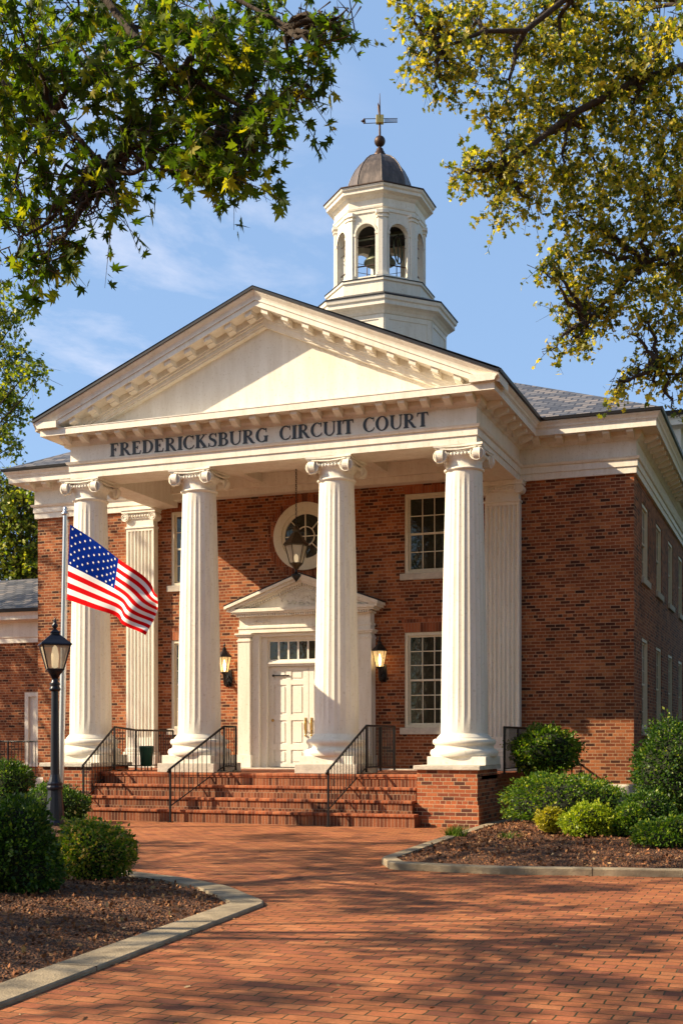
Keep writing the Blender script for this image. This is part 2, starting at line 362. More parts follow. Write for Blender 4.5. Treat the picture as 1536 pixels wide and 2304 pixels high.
def bed(outer, kw, kh, mound, grid, joints):
    inn = inset(outer, kw)
    k = MB(); n = len(outer); c = .012
    o2 = inset(outer, c); i2 = inset(outer, kw-c)
    rings = [[(x, y, -.01) for x, y in outer], [(x, y, kh-c) for x, y in outer], [(x, y, kh) for x, y in o2], [(x, y, kh) for x, y in i2], [(x, y, -.01) for x, y in inn]]
    vs = sum(rings, []); fs = []
    for r in range(4):
        for i in range(n): j = (i+1) % n; fs.append((r*n+i, r*n+j, (r+1)*n+j, (r+1)*n+i))
    k.add(vs, fs, False)
    k.mi = 1
    for i in range(n):                   # open joints
        a, b = Vector(outer[i]), Vector(outer[(i+1) % n]); Le = (b-a).length; d = (b-a)/max(Le, 1e-6); q = Vector((-d.y, d.x))
        if Le < 1.2: continue
        for j in range(1, int(Le/1.7)+1):
            c0 = a+d*(j*1.7-.6); p1, p2 = c0-q*.001, c0+q*(kw+.001)
            if j*1.7-.6 > Le-.3: break
            t_ = d*.005; k.prism_z([(p1-t_)[:], (p1+t_)[:], (p2+t_)[:], (p2-t_)[:]], -.005, kh+.001)
    ob = k.build('kerb', ['kerb', 'soil']); tag(ob, kind='structure')
    # mounded mulch surface on a grid clipped to the kerb's inner edge
    xs = [p[0] for p in inn]; ys = [p[1] for p in inn]; x0, x1, y0, y1 = min(xs), max(xs), min(ys), max(ys)
    nx = int((x1-x0)/grid)+1; ny = int((y1-y0)/grid)+1; vid = {}; m = MB(); V = []; F = []
    cen = inset(outer, kw*.5)
    def hz(x, y):
        if not pip(x, y, inn): return kh-.05
        d = edge_dist(x, y, inn); return kh-.03 + mound*(1-math.exp(-d*1.1)) + .018*math.sin(x*9.1+y*3)*math.sin(y*7.7-x*2) + random.uniform(-.012, .012)
    for j in range(ny+1):
        for i in range(nx+1):
            x = x0+i*grid; y = y0+j*grid
            if pip(x, y, cen): vid[i, j] = len(V); V.append((x, y, hz(x, y)))
    for j in range(ny):
        for i in range(nx):
            q = [(i, j), (i+1, j), (i+1, j+1), (i, j+1)]; q = [vid[t] for t in q if t in vid]
            if len(q) >= 3: F.append(q)
    m.add(V, F, True); tag(m.build('mulch_bed', 'mulch'), kind='structure')
    return inn, hz
BL = smooth_poly([(6.10, -23.5), (5.96, -20.3), (5.53, -15.5), (4.6, -14.45), (3.77, -13.88), (2.6, -13.4), (.2, -10.2), (-2.2, -6.6), (-3.5, -4.75), (-5.2, -4.5), (-16, -4.5), (-16, -23.5)], it=1)
BR_ = smooth_poly([(5.25, -11.25), (5.6, -11.9), (6.9, -12.0), (9.2, -11.5), (16, -10.3), (18, -1), (7.2, -.02), (5.0, -.02), (4.9, -4.3), (5.0, -7.2)], it=1)
inL, hzL = bed(BL, .34, .03, .13, .09, 0)
inR, hzR = bed(BR_, .20, .085, .16, .09, 0)

# ------------------------------------------------------------------ courthouse
CH = empty('courthouse', (0, 0, 0))
tag(CH, 'red brick courthouse with white columned portico, pediment and bell tower', 'courthouse')
XL, XR, YB = -7.95, 7.05, 17.0
BT = 7.36                      # brick top
def wall_y(mb, y, x0, x1, z0, z1, ops, dep):     # wall facing -Y at y
    xs = sorted({x0, x1, *[o[0] for o in ops], *[o[1] for o in ops]}); zs = sorted({z0, z1, *[o[2] for o in ops], *[o[3] for o in ops]})
    for i in range(len(xs)-1):
        for j in range(len(zs)-1):
            cx, cz = (xs[i]+xs[i+1])/2, (zs[j]+zs[j+1])/2
            if any(o[0] < cx < o[1] and o[2] < cz < o[3] for o in ops): continue
            mb.add([(xs[i], y, zs[j]), (xs[i+1], y, zs[j]), (xs[i+1], y, zs[j+1]), (xs[i], y, zs[j+1])], [(0, 1, 2, 3)])
    for a, b, c, d in ops:
        for p, q in (((a, c), (a, d)), ((a, d), (b, d)), ((b, d), (b, c)), ((b, c), (a, c))):
            mb.add([(p[0], y, p[1]), (q[0], y, q[1]), (q[0], y+dep, q[1]), (p[0], y+dep, p[1])], [(0, 1, 2, 3)])
def wall_x(mb, x, y0, y1, z0, z1, ops, dep):     # wall facing +X at x
    t = MB(); wall_y(t, 0, y0, y1, z0, z1, ops, dep)
    mb.add([(x-v[1], v[0], v[2]) for v in t.v], t.f)
WU, WLo = (1.93, 3.02, 5.44, 7.25), (1.93, 3.02, 1.93, 4.10)
WU2, WLo2 = (-4.08, -2.99, 5.44, 7.25), (-4.08, -2.99, 1.93, 4.10)
DOOR = (-1.66, .66, .97, 4.14)
w = MB()
wall_y(w, 0, XL, XR, -.1, 7.6, [WU, WLo, WU2, WLo2, DOOR], .16)
SW = [(1.35+2.75*i, 2.5+2.75*i) for i in range(5)]
wall_x(w, XR, 0, YB, -.1, 7.6, [(a, b, z0, z1) for a, b in SW for z0, z1 in ((5.3, 6.98), (1.9, 3.95))], .16)
w.add([(XL, 0, -.1), (XL, YB, -.1), (XL, YB, 7.6), (XL, 0, 7.6)], [(0, 3, 2, 1)])
w.add([(XL, YB, -.1), (XR, YB, -.1), (XR, YB, 7.6), (XL, YB, 7.6)], [(0, 3, 2, 1)])
wall = w.build('brick_wall', 'brick', CH)
w = MB(); w.box(XL+.2, XR-.2, .5, .6, 0, 7.5); w.box(XR-.6, XR-.5, .7, YB-.2, 0, 7.5); w.build('inner_wall', 'dark', CH)
w = MB(); w.sweep([(XL, 4), (XL, 0), (-4.9, 0)], [(0, 0), (.06, 0), (.06, .66), (.03, .70), (0, .70)]); w.build('water_table', 'stone', CH); w = MB(); w.sweep([(4.9, 0), (XR, 0), (XR, 14)], [(0, 0), (.06, 0), (.06, .66), (.03, .70), (0, .70)])
w.build('water_table', 'stone', CH)

# windows ---------------------------------------------------
def window(w_, h, cols, rows, name='window'):     # local origin: bottom centre of the opening, facing -Y
    f = MB(); c = .075; hw = w_/2
    for x0, x1, z0, z1 in ((-hw, -hw+c, 0, h), (hw-c, hw, 0, h), (-hw+c, hw-c, h-c, h), (-hw+c, hw-c, 0, c*.8)): f.box(x0, x1, -.012, .10, z0, z1)
    a = c; s = .045                                # sashes
    iw = hw-a; zb, zt = c*.8, h-c; zm = (zb+zt)/2
    for (z0, z1, y0) in ((zm-.02, zt, .035), (zb, zm+.02, .06)):
        f.box(-iw, -iw+s, y0, y0+.03, z0, z1); f.box(iw-s, iw, y0, y0+.03, z0, z1)
        f.box(-iw+s, iw-s, y0, y0+.03, z1-.04, z1); f.box(-iw+s, iw-s, y0, y0+.03, z0, z0+.045)
        gx0, gx1, gz0, gz1 = -iw+s, iw-s, z0+.045, z1-.04
        for k in range(1, cols):
            x = gx0+(gx1-gx0)*k/cols; f.box(x-.011, x+.011, y0+.002, y0+.026, gz0, gz1)
        for k in range(1, rows//2):
            z = gz0+(gz1-gz0)*k/(rows//2); f.box(gx0, gx1, y0+.004, y0+.024, z-.011, z+.011)
    o = f.build(name, 'cream', CH, bevel=.004)
    p = MB()
    p.box(-iw+.01, iw-.01, .048, .052, zm, zt-.01); p.box(-iw+.01, iw-.01, .073, .077, zb+.01, zm+.01)
    p.build('glass', 'pane', o)
    sl = MB(); sl.box(-hw-.10, hw+.10, -.09, .09, -.15, -.002); sl.build('sill', 'stone', o, bevel=.008)
    return o
def put(o, x, z, y=0, rz=0, dy=.03): o.location = (x, y, z); o.rotation_euler.z = rz
wu = window(1.09, 1.81, 3, 4); put(wu, (WU[0]+WU[1])/2, WU[2], .03)
c = copy_tree(wu, CH); put(c, (WU2[0]+WU2[1])/2, WU2[2], .03)
wl = window(1.09, 2.17, 3, 6); put(wl, (WLo[0]+WLo[1])/2, WLo[2], .03)
c = copy_tree(wl, CH); put(c, (WLo2[0]+WLo2[1])/2, WLo2[2], .03)
su = window(1.15, 1.68, 3, 4); slw = window(1.15, 2.05, 3, 6); first = True
for a, b in SW:
    for src, z in ((su, 5.3), (slw, 1.9)):
        o = src if first else copy_tree(src, CH); put(o, XR-.03, z, (a+b)/2, PI/2)
    first = False
def lintel(x0, x1, z):
    m = MB(); m.prism([(x0, z), (x1, z), (x1+.08, z+.30), (x0-.08, z+.30)], -.005, .05); m.build('lintel', 'lintel', CH)
for o in (WLo, WLo2): lintel(o[0], o[1], o[3])
for o in (WU, WU2): m = MB(); m.prism([(o[0], o[3]), (o[1], o[3]), (o[1]+.05, 7.42), (o[0]-.05, 7.42)], -.005, .05); m.build('lintel', 'lintel', CH)
# round window
RC = (-.5, 6.44)
f = MB(); n = 64
def ring(mb, r0, r1, y0, y1, c=RC):
    vs = []
    for r, y in ((r0, y1), (r0, y0), (r1, y0), (r1, y1)):
        for k in range(n): a = 2*PI*k/n; vs.append((c[0]+r*math.cos(a), y, c[1]+r*math.sin(a)))
    mb.add(vs, [(j*n+k, j*n+(k+1) % n, ((j+1) % 4)*n+(k+1) % n, ((j+1) % 4)*n+k) for j in range(4) for k in range(n)], False)
ring(f, .60, .80, -.09, .0); ring(f, .52, .61, -.055, 0); ring(f, .215, .237, -.045, -.012)
for k in range(8):
    a = PI/4*k; d = Vector((math.cos(a), math.sin(a))); p = Vector((-d.y, d.x))*.011; r0 = .0 if k % 2 == 0 else .23
    q = [Vector(RC)+d*r0-p, Vector(RC)+d*.53-p, Vector(RC)+d*.53+p, Vector(RC)+d*r0+p]
    f.prism([tuple(v) for v in q], -.047-.001*k, -.012)
rw = f.build('round_window', 'cream', CH)
p = MB(); vs = [(RC[0]+.55*math.cos(2*PI*k/n), -.014, RC[1]+.55*math.sin(2*PI*k/n)) for k in range(n)]; p.add(vs, [list(range(n))]); p.build('glass', 'pane', rw)
vo = MB()
for k in range(56):
    a0 = 2*PI*(k+.06)/56; a1 = 2*PI*(k+.94)/56
    vo.prism([(RC[0]+r*math.cos(a), RC[1]+r*math.sin(a)) for r, a in ((.80, a0), (1.0, a0), (1.0, a1), (.80, a1)) if 1][:4], -.006, .01)
vo.build('brick_surround', 'lintel', CH)

# entablature ----------------------------------------------
Z0 = 7.33
pathE = [(-8.01, YB), (-8.01, -.06), (-4.46, -.06), (-4.46, -3.8), (4.60, -3.8), (4.60, -.06), (7.11, -.06), (7.11, YB)]
e = MB()
profE = [(0, Z0), (0, 7.47), (.025, 7.475), (.025, 7.61), (.06, 7.625), (.075, 7.655), (.085, 7.675), (0, 7.69), (0, 8.02), (.02, 8.03), (.045, 8.055), (.085, 8.075), (.12, 8.11), (.12, 8.20), (-.25, 8.20), (-.25, Z0)]
e.sweep(pathE, profE)
ent = e.build('entablature', 'white', CH)
c_ = MB(); c_.sweep(pathE, [(.121, 8.195), (.44, 8.195), (.44, 8.18), (.46, 8.18), (.46, 8.30), (.47, 8.31), (.47, 8.325), (-.2, 8.345), (-.2, 8.197)])
cor = c_.build('cornice', 'white', CH)
# side crowns with dark gutter
cr = MB(); gt_ = MB()
profC = [(.0, 8.325), (.475, 8.328), (.49, 8.345), (.50, 8.38), (.535, 8.42), (.555, 8.44), (.555, 8.46), (.0, 8.46)]
profG = [(.44, 8.462), (.56, 8.462), (.60, 8.47), (.61, 8.53), (.585, 8.535), (.44, 8.535)]
for path in ([(-8.01, YB), (-8.01, -.06), (-4.46, -.06), (-4.46, -4.355)], [(4.60, -4.355), (4.60, -.06), (7.11, -.06), (7.11, YB)]):
    cr.sweep(path, profC); gt_.sweep(path, profG)
cr.build('crown_moulding', 'white', CH); gt_.build('gutter', 'gutter', CH)
# modillions
md = MB(); md.prism_x([(0, 8.196), (0, 8.03), (-.10, 8.045), (-.20, 8.09), (-.235, 8.10), (-.275, 8.12), (-.285, 8.196)], -.072, .072)
mo0 = md.build('modillion', 'white', cor, bevel=.006); used = False
def modillion(x, y, rz):
    global used
    o = mo0 if not used else mo0.copy()
    if used: COL.objects.link(o)
    used = True; o.parent = cor; o.location = (x, y, 0); o.rotation_euler.z = rz
for k in range(21): modillion(-4.46+.05+k*(8.96/20), -3.915, 0)
for k in range(1, 7): modillion(4.715, -3.95+k*.56, PI/2)
for k in range(1, 3): modillion(-4.575, -3.95+k*.56, -PI/2)
for k in range(5): modillion(5.02+k*.50, -.175, 0)
for k in range(1, 15): modillion(7.225, -.12+k*.52, PI/2)
for k in range(7): modillion(-7.97+k*.49, -.175, 0)
# raking cornice
AX, AZ = .17, 10.70; TR, TL, TZ = 5.17, -5.03, 8.50
pd = MB(); soff = MB(); pg = MB()
def rake_poly(tx, o1, o2, zclip=8.33):
    k = (AZ-TZ)/(AX-tx)                  # dz/dx
    zl = lambda x, o: AZ + k*(x-AX) - o
    def xc(o): x = AX + (zclip + o - AZ)/k; return (min(x, tx) if tx > 0 else max(x, tx))
    return [(AX, AZ-o1), (xc(o1), zl(xc(o1), o1)), (xc(o2), zl(xc(o2), o2)), (AX, AZ-o2)]
for tx in (TR, TL):
    def P(o1, o2, yf, yb, mb=pd): mb.prism(rake_poly(tx, o1, o2), yf, yb)
    P(0, .05, -4.40, -3.3, pg)
    kk = (AZ-TZ)/(AX-tx); prof_ = [(.05, -4.37), (.075, -4.365), (.10, -4.34), (.14, -4.30), (.175, -4.285), (.21, -4.28)]
    zl_ = lambda x, o: AZ + kk*(x-AX) - o
    for (oa, ya), (ob, yb_) in zip(prof_, prof_[1:]):
        pd.add([(AX, ya, zl_(AX, oa)), (tx, ya, zl_(tx, oa)), (tx, yb_, zl_(tx, ob)), (AX, yb_, zl_(AX, ob))], [(0, 1, 2, 3)])
    pd.add([(tx, y_, zl_(tx, o_)) for o_, y_ in prof_] + [(tx, -3.6, zl_(tx, .21)), (tx, -3.6, zl_(tx, .05))], [list(range(8))])
    P(.206, .21, -4.28, -3.6)
    P(.21, .345, -4.262, -3.6); P(.21, .235, -4.285, -4.262)
    P(.345, .47, -3.93, -3.6); P(.47, .52, -3.895, -3.6); P(.52, .60, -3.86, -3.6); P(.60, .635, -3.83, -3.6)
pdo = pd.build('raking_cornice', 'white', CH); pg.build('roof_edge', 'gutter', CH)
first = True; rk = []
for tx in (TR, TL):
    k = (AZ-TZ)/(AX-tx); m = MB(); w2 = .072
    for side in (0,):
        zf = lambda x: k*x
        for (ya, yb2, h) in ((-3.93, -4.08, .14), (-4.08, -4.21, .10)):
            m.add([(-w2, ya, zf(-w2)), (w2, ya, zf(w2)), (w2, yb2, zf(w2)), (-w2, yb2, zf(-w2)), (-w2, ya, zf(-w2)-h), (w2, ya, zf(w2)-h), (w2, yb2, zf(w2)-h*.85), (-w2, yb2, zf(-w2)-h*.85)],
                  [(0, 1, 2, 3), (4, 7, 6, 5), (0, 4, 5, 1), (1, 5, 6, 2), (2, 6, 7, 3), (3, 7, 4, 0)])
    src = m.build('modillion', 'white', pdo); n_ = 10
    for i in range(n_):
        o = src if i == 0 else src.copy()
        if i: COL.objects.link(o)
        x = AX + (tx-AX)*(.035 + i*.0885); o.location = (x, 0, AZ + k*(x-AX) - .346)
ty = MB(); ty.add([(TL+.3, -3.70, 8.2), (TR-.3, -3.70, 8.2), (TR-.3, -3.70, 8.45), (AX, -3.70, AZ-.1), (TL+.3, -3.70, 8.45)], [(0, 1, 2, 3, 4)])
ty.build('tympanum', 'white', CH)
# portico beams / ceiling
b = MB()
b.box(-4.28, 4.35, -3.55, -2.93, Z0+.001, 8.1)        # front beam (column line)
b.box(-4.9+.44, -3.86, -2.929, -.06, Z0+.002, 8.1); b.box(3.86, 4.599, -2.929, -.06, Z0+.002, 8.1)
b.box(-3.859, 3.859, -.30, -.005, 7.46, 8.1); b.box(-3.858, 3.858, -2.928, -2.80, 7.52, 8.1); b.box(-3.857, 3.857, -.42, -.301, 7.60, 8.1)
for x in (-2.95, -1.55, -.05, 1.55, 2.95): b.box(x-.11, x+.11, -2.80, -.42, 7.70, 8.1)
b.build('ceiling_beam', 'white', CH, bevel=.01)
b = MB(); b.box(-4.4, 4.5, -3.7, -.02, 7.90, 7.96); b.build('porch_ceiling', 'white', CH)

# lettering -------------------------------------------------
def glyph(ch):
    P = []                                   # list of polygons (convex-ish quads)
    SW_, TH_ = .225, .075
    def q(x0, x1, z0, z1): P.append([(x0, z0), (x1, z0), (x1, z1), (x0, z1)])
    def stem(x, z0=0, z1=1, top=True, bot=True, w_=SW_):
        q(x, x+w_, z0, z1)
        if bot: P.append([(x-.085, z0), (x+w_+.085, z0), (x+w_+.085, z0+.035), (x+w_, z0+.09), (x, z0+.09), (x-.085, z0+.035)])
        if top: P.append([(x-.085, z1), (x-.085, z1-.035), (x, z1-.09), (x+w_, z1-.09), (x+w_+.085, z1-.035), (x+w_+.085, z1)])
    def arc(cx, cz, rx, rz, t, th, a0, a1, m=22):
        for i in range(m):
            A = [rad(a0+(a1-a0)*j/m) for j in (i, i+1)]
            P.append([(cx+rx*math.cos(A[0]), cz+rz*math.sin(A[0])), (cx+rx*math.cos(A[1]), cz+rz*math.sin(A[1])), (cx+(rx-t)*math.cos(A[1]), cz+(rz-th)*math.sin(A[1])), (cx+(rx-t)*math.cos(A[0]), cz+(rz-th)*math.sin(A[0]))])
    def stroke(pts, ws):
        pts = [Vector(p) for p in pts]; Lf = []
        for i, p in enumerate(pts):
            d = (pts[min(i+1, len(pts)-1)]-pts[max(i-1, 0)]).normalized(); nn = Vector((-d.y, d.x))*ws[i]/2; Lf.append((p+nn, p-nn))
        for i in range(len(pts)-1): P.append([tuple(Lf[i][0]), tuple(Lf[i+1][0]), tuple(Lf[i+1][1]), tuple(Lf[i][1])])
    if ch == 'I': stem(.1); W = .39
    if ch in 'FE':
        stem(.1); q(.2, .66, 1-TH_, 1); P.append([(.66, 1), (.58, 1), (.62, .93), (.66, .76), (.69, .76)])
        q(.2, .5, .48, .48+TH_); P.append([(.47, .38), (.50, .38), (.50, .64), (.47, .64), (.43, .53), (.43, .48)]); W = .72
        if ch == 'E': q(.2, .68, 0, TH_); P.append([(.60, 0), (.70, 0), (.75, .27), (.72, .27), (.66, .08)]); W = .78
    if ch == 'T':
        stem(.31, top=False); q(.04, .77, 1-TH_, 1); P.append([(.03, 1), (.0, .74), (.03, .74), (.1, .93), (.14, 1)]); P.append([(.78, 1), (.67, 1), (.71, .93), (.78, .74), (.81, .74)]); W = .81
    if ch in 'RB':
        stem(.1); q(.2, .42, 1-TH_, 1); q(.2, .42, .50, .50+TH_); arc(.42, .75, .30, .25, .17, .055, -90, 90)
        if ch == 'R': stroke([(.40, .50), (.58, .30), (.74, .06), (.84, 0), (.93, .02)], [.12, .19, .17, .08, .04]); W = .92
        else: q(.2, .44, 0, TH_); arc(.44, .275, .35, .275, .18, .055, -90, 90); W = .80
    if ch == 'D': stem(.1); q(.2, .38, 1-TH_, 1); q(.2, .38, 0, TH_); arc(.38, .5, .50, .5, .19, .055, -90, 90, 30); W = .90
    if ch == 'O': arc(.48, .5, .47, .52, .20, .06, 0, 360, 48); W = .96
    if ch in 'CG':
        arc(.48, .5, .47, .52, .20, .06, 52, 302 if ch == 'C' else 312, 36)
        P.append([(.74, .98), (.78, .70), (.81, .70), (.81, 1.0), (.78, 1.0)])
        if ch == 'C': stroke([(.70, .07), (.80, .17), (.84, .28)], [.06, .05, .03]); W = .86
        else: q(.68, .86, .02, .42); P.append([(.60, .45), (.60, .415), (.68, .37), (.86, .37), (.94, .415), (.94, .45)]); W = .94
    if ch == 'U':
        q(.1, .29, .35, 1); P.append([(.015, 1), (.015, .965), (.1, .91), (.29, .91), (.375, .965), (.375, 1)])
        arc(.475, .36, .375, .38, .19, .06, 180, 300, 20); arc(.475, .36, .375, .38, .07, .06, 300, 360, 10); q(.78, .85, .36, 1); P.append([(.68, 1), (.68, .965), (.78, .93), (.85, .93), (.95, .965), (.95, 1)]); W = .94
    if ch == 'K':
        stem(.1); stroke([(.26, .42), (.72, .95)], [.07, .07]); P.append([(.56, 1), (.56, .965), (.92, .965), (.92, 1)])
        stroke([(.40, .58), (.78, .04)], [.19, .21]); P.append([(.56, 0), (.56, .04), (.98, .04), (.98, 0)]); W = .94
    if ch == 'S':
        pts = [(.60, .80), (.52, .94), (.36, .985), (.20, .93), (.13, .78), (.18, .64), (.34, .54), (.50, .44), (.58, .30), (.54, .11), (.38, .02), (.20, .05), (.08, .20)]
        ws = [.03, .05, .07, .11, .15, .18, .2, .2, .17, .12, .07, .05, .03]; stroke(pts, ws)
        P.append([(.585, 1), (.56, .96), (.60, .70), (.63, .70), (.63, 1)]); P.append([(.07, 0), (.10, .03), (.07, .31), (.04, .31), (.04, 0)]); W = .68
    return P, W
for word, xa, xb in (('FREDERICKSBURG', -3.47, .25), ('CIRCUIT', .50, 2.10), ('COURT', 2.30, 3.64)):
    gl = [glyph(c) for c in word]; tot = sum(g[1] for g in gl) + .07*(len(word)-1); sx = (xb-xa)/tot; x = 0; i = 0
    for P_, W in gl:
        lt = MB()
        for poly in P_:
            i += 1; pts = [(xa+(x+a)*sx, 7.73+z*.275) for a, z in poly]
            ar = sum(pts[k-1][0]*pts[k][1]-pts[k][0]*pts[k-1][1] for k in range(len(pts)))
            if ar < 0: pts = pts[::-1]
            lt.prism(pts, -3.815-.0002*(i % 7), -3.80)
        lt.build('letter', 'ink', CH)
        x += W+.07

# columns ---------------------------------------------------
CZ0, CZ1 = 1.16, Z0                      # slab top .. architrave
def column():
    s = MB(); nf = 24; sub = 6; nn = nf*sub; rows = 14; vs = []; fs = []
    z0, z1 = CZ0+.60, 6.86
    for j in range(rows+1):
        t = j/rows; z = z0+(z1-z0)*t; r = .455 - .10*t**1.5
        fade = min(1, t*30, (1-t)*30)
        for k in range(nn):
            a = 2*PI*k/nn; ph = (k % sub)/sub; d = .011*math.sin(PI*ph)*fade
            rr = r-d; vs.append((rr*math.cos(a), rr*math.sin(a), z))
    for j in range(rows):
        for k in range(nn): fs.append((j*nn+k, j*nn+(k+1) % nn, (j+1)*nn+(k+1) % nn, (j+1)*nn+k))
    s.add(vs, fs, False)
    s.lathe([(.455, z0+.01), (.47, z0-.02), (.50, z0-.06), (.50, z0-.09), (.52, z0-.10)], 48)
    col = s.build('column', 'column', CH)
    b = MB(); zt = CZ0
    prof = [(.64, zt+.165), (.655, zt+.19), (.665, zt+.23), (.655, zt+.275), (.63, zt+.30), (.60, zt+.305), (.575, zt+.325), (.565, zt+.355), (.575, zt+.385), (.595, zt+.395),
            (.60, zt+.40), (.615, zt+.43), (.615, zt+.46), (.60, zt+.49), (.57, zt+.505), (.53, zt+.51), (.53, zt+.53), (.50, zt+.56), (.47, zt+.60)]
    b.lathe(prof, 64)
    b.box(-.58, .58, -.58, .58, zt+.001, zt+.166)
    b.build('base', 'column', col, bevel=.006)
    c = MB()
    c.lathe([(.355, 6.86), (.385, 6.87), (.395, 6.89), (.395, 6.905), (.37, 6.92), (.35, 6.93), (.35, 7.03), (.36, 7.07), (.39, 7.10), (.42, 7.13), (.43, 7.16), (.40, 7.20)], 48)
    c.box(-.30, .30, -.36, .36, 7.16, 7.27); c.box(-.36, .36, -.30, .30, 7.161, 7.269)
    # concave-sided abacus
    def abac(z0, z1, h, cut):
        pts = []
        for k in range(4):
            for t in np.linspace(-1, 1, 9)[:-1]:
                q = h - cut*(1-t*t); x, y = t*h, -q; a = k*PI/2
                pts.append((x*math.cos(a)-y*math.sin(a), x*math.sin(a)+y*math.cos(a)))
        c.prism_z(pts, z0, z1)
    abac(7.255, 7.285, .46, .05); abac(7.286, 7.328, .485, .05)
    # volutes, egg and dart
    for k in range(4):
        a = k*PI/2; ca, sa = math.cos(a), math.sin(a); rot = lambda x, y: (x*ca-y*sa, x*sa+y*ca)
        for sx_ in (-1, 1):
            cxv, czv = sx_*.375, 7.135
            def disc(r, y0, y1, m=24):
                vs = []
                for y in (y0, y1):
                    for i in range(m): t = 2*PI*i/m; X, Y = rot(cxv+r*math.cos(t), y); vs.append((X, Y, czv+r*math.sin(t)))
                c.add(vs, [list(range(m)), list(range(2*m-1, m-1, -1))] + [(i, i+m, (i+1) % m+m, (i+1) % m) for i in range(m)], False)
            disc(.125, -.425, -.30); disc(.030, -.462, -.42)
            pts = []; rs = []
            for i in range(46):
                t = i/45; ang = PI/2 + (-sx_)*(-1)*t*2*PI*2.3; r = .125*(1-t)**.8 + .028
                X, Y = rot(cxv + r*math.cos(ang), -.43); pts.append((X, Y, czv + r*math.sin(ang))); rs.append(.016*(1-.45*t))
            c.tube(pts, rs, 6)
            X, Y = rot(cxv*1.02, -.30)
            vs = []
        p0 = [rot(x, -.445) for x in (-.36, -.18, 0, .18, .36)]; zz = [7.255, 7.235, 7.225, 7.235, 7.255]
        c.tube([(x, y, z) for (x, y), z in zip(p0, zz)], .018, 6)
        for i in range(7):
            x, y = rot(-.21+.07*i, -.405); c.sphere((x, y, 7.16), .032, 8, 1.25)
    c.build('capital', 'column', col)
    return col
colx = (-4.23, -1.55, 1.57, 4.24); CY_ = -3.36
col0 = column()
for i, x in enumerate(colx):
    o = col0 if i == 0 else copy_tree(col0, CH); o.location = (x, CY_, 0)
# pedestals at the ends, slabs under the middle columns
for x in (-4.23, 4.16):
    p = MB(); p.box(x-.59, x+.59, -4.30, -2.75, -.02, 1.075); 
    p2 = p.build('pedestal', 'pedbrick', CH)
    q = MB(); q.box(x-.63, x+.63, -4.34, -2.75, -.02, .42) if x > 0 else q.box(x-.62, x+.62, -4.33, -2.75, -.02, .42); q.build('footing', 'pedbrick', p2, bevel=.01)
    q = MB(); q.box(x-.65, x+.65, -4.36, -2.68, 1.076, 1.16); q.build('cap_stone', 'stone', p2, bevel=.012)
for x in (-1.55, 1.57):
    q = MB(); q.box(x-.66, x+.66, -3.99, -2.70, .972, 1.16); q.build('column_slab', 'stone', CH, bevel=.012)
# pilasters
def pilaster():
    p = MB(); h0, h1 = .97, 7.33; hw, d = .385, .22; nfl = 7; xs = []
    poly = [(-hw, .0), (-hw, -d)]
    fw = (2*hw-.08)/nfl
    for i in range(nfl):
        a = -hw+.04+i*fw
        for t in np.linspace(0, 1, 6): poly.append((a+fw*(.12+.76*t), -d+.04*math.sin(PI*t)))
    poly += [(hw, -d), (hw, 0)]
    p.prism_z(poly, 1.72, 6.80); p.box(-hw, hw, -d, 0, 1.45, 1.72); p.box(-hw, hw, -d-.002, 0, 6.80, 6.87)
    o = p.build('pilaster', 'column', CH)
    b = MB(); b.box(-hw-.10, hw+.10, -d-.10, 0, h0, 1.28); b.box(-hw-.06, hw+.06, -d-.06, 0, 1.28, 1.36); b.box(-hw-.03, hw+.03, -d-.03, 0, 1.36, 1.45); b.build('base', 'column', o, bevel=.02)
    c = MB(); c.box(-hw-.025, hw+.025, -d-.025, 0, 6.87, 6.91); c.box(-hw+.01, hw-.01, -d+.005, 0, 6.91, 7.10); c.box(-hw-.02, hw+.02, -d-.03, 0, 7.10, 7.235); c.box(-hw-.09, hw+.09, -d-.09, 0, 7.235, 7.30); c.box(-hw-.11, hw+.11, -d-.11, 0, 7.30, 7.329)
    for sx_ in (-1, 1):
        vs = []; m = 24; cxv, czv = sx_*(hw+.005), 7.14
        for y in (-d-.07, -.01):
            for i in range(m): t = 2*PI*i/m; vs.append((cxv+.10*math.cos(t), y, czv+.10*math.sin(t)))
        c.add(vs, [list(range(m)), list(range(2*m-1, m-1, -1))] + [(i, i+m, (i+1) % m+m, (i+1) % m) for i in range(m)], False)
        pts = [(cxv+(.10*(1-t)+.02)*math.cos(PI/2+sx_*t*14), -d-.075, czv+(.10*(1-t)+.02)*math.sin(PI/2+sx_*t*14)) for t in np.linspace(0, 1, 36)]
        c.tube(pts, .010, 5)
    for i in range(8): c.sphere((-.26+.074*i, -d-.035, 7.165), .032, 8, 1.2)
    c.build('capital', 'column', o, bevel=.006)
    return o
pl = pilaster(); pl.location = (-4.83, 0, 0); o = copy_tree(pl, CH); o.location = (4.24, 0, 0)

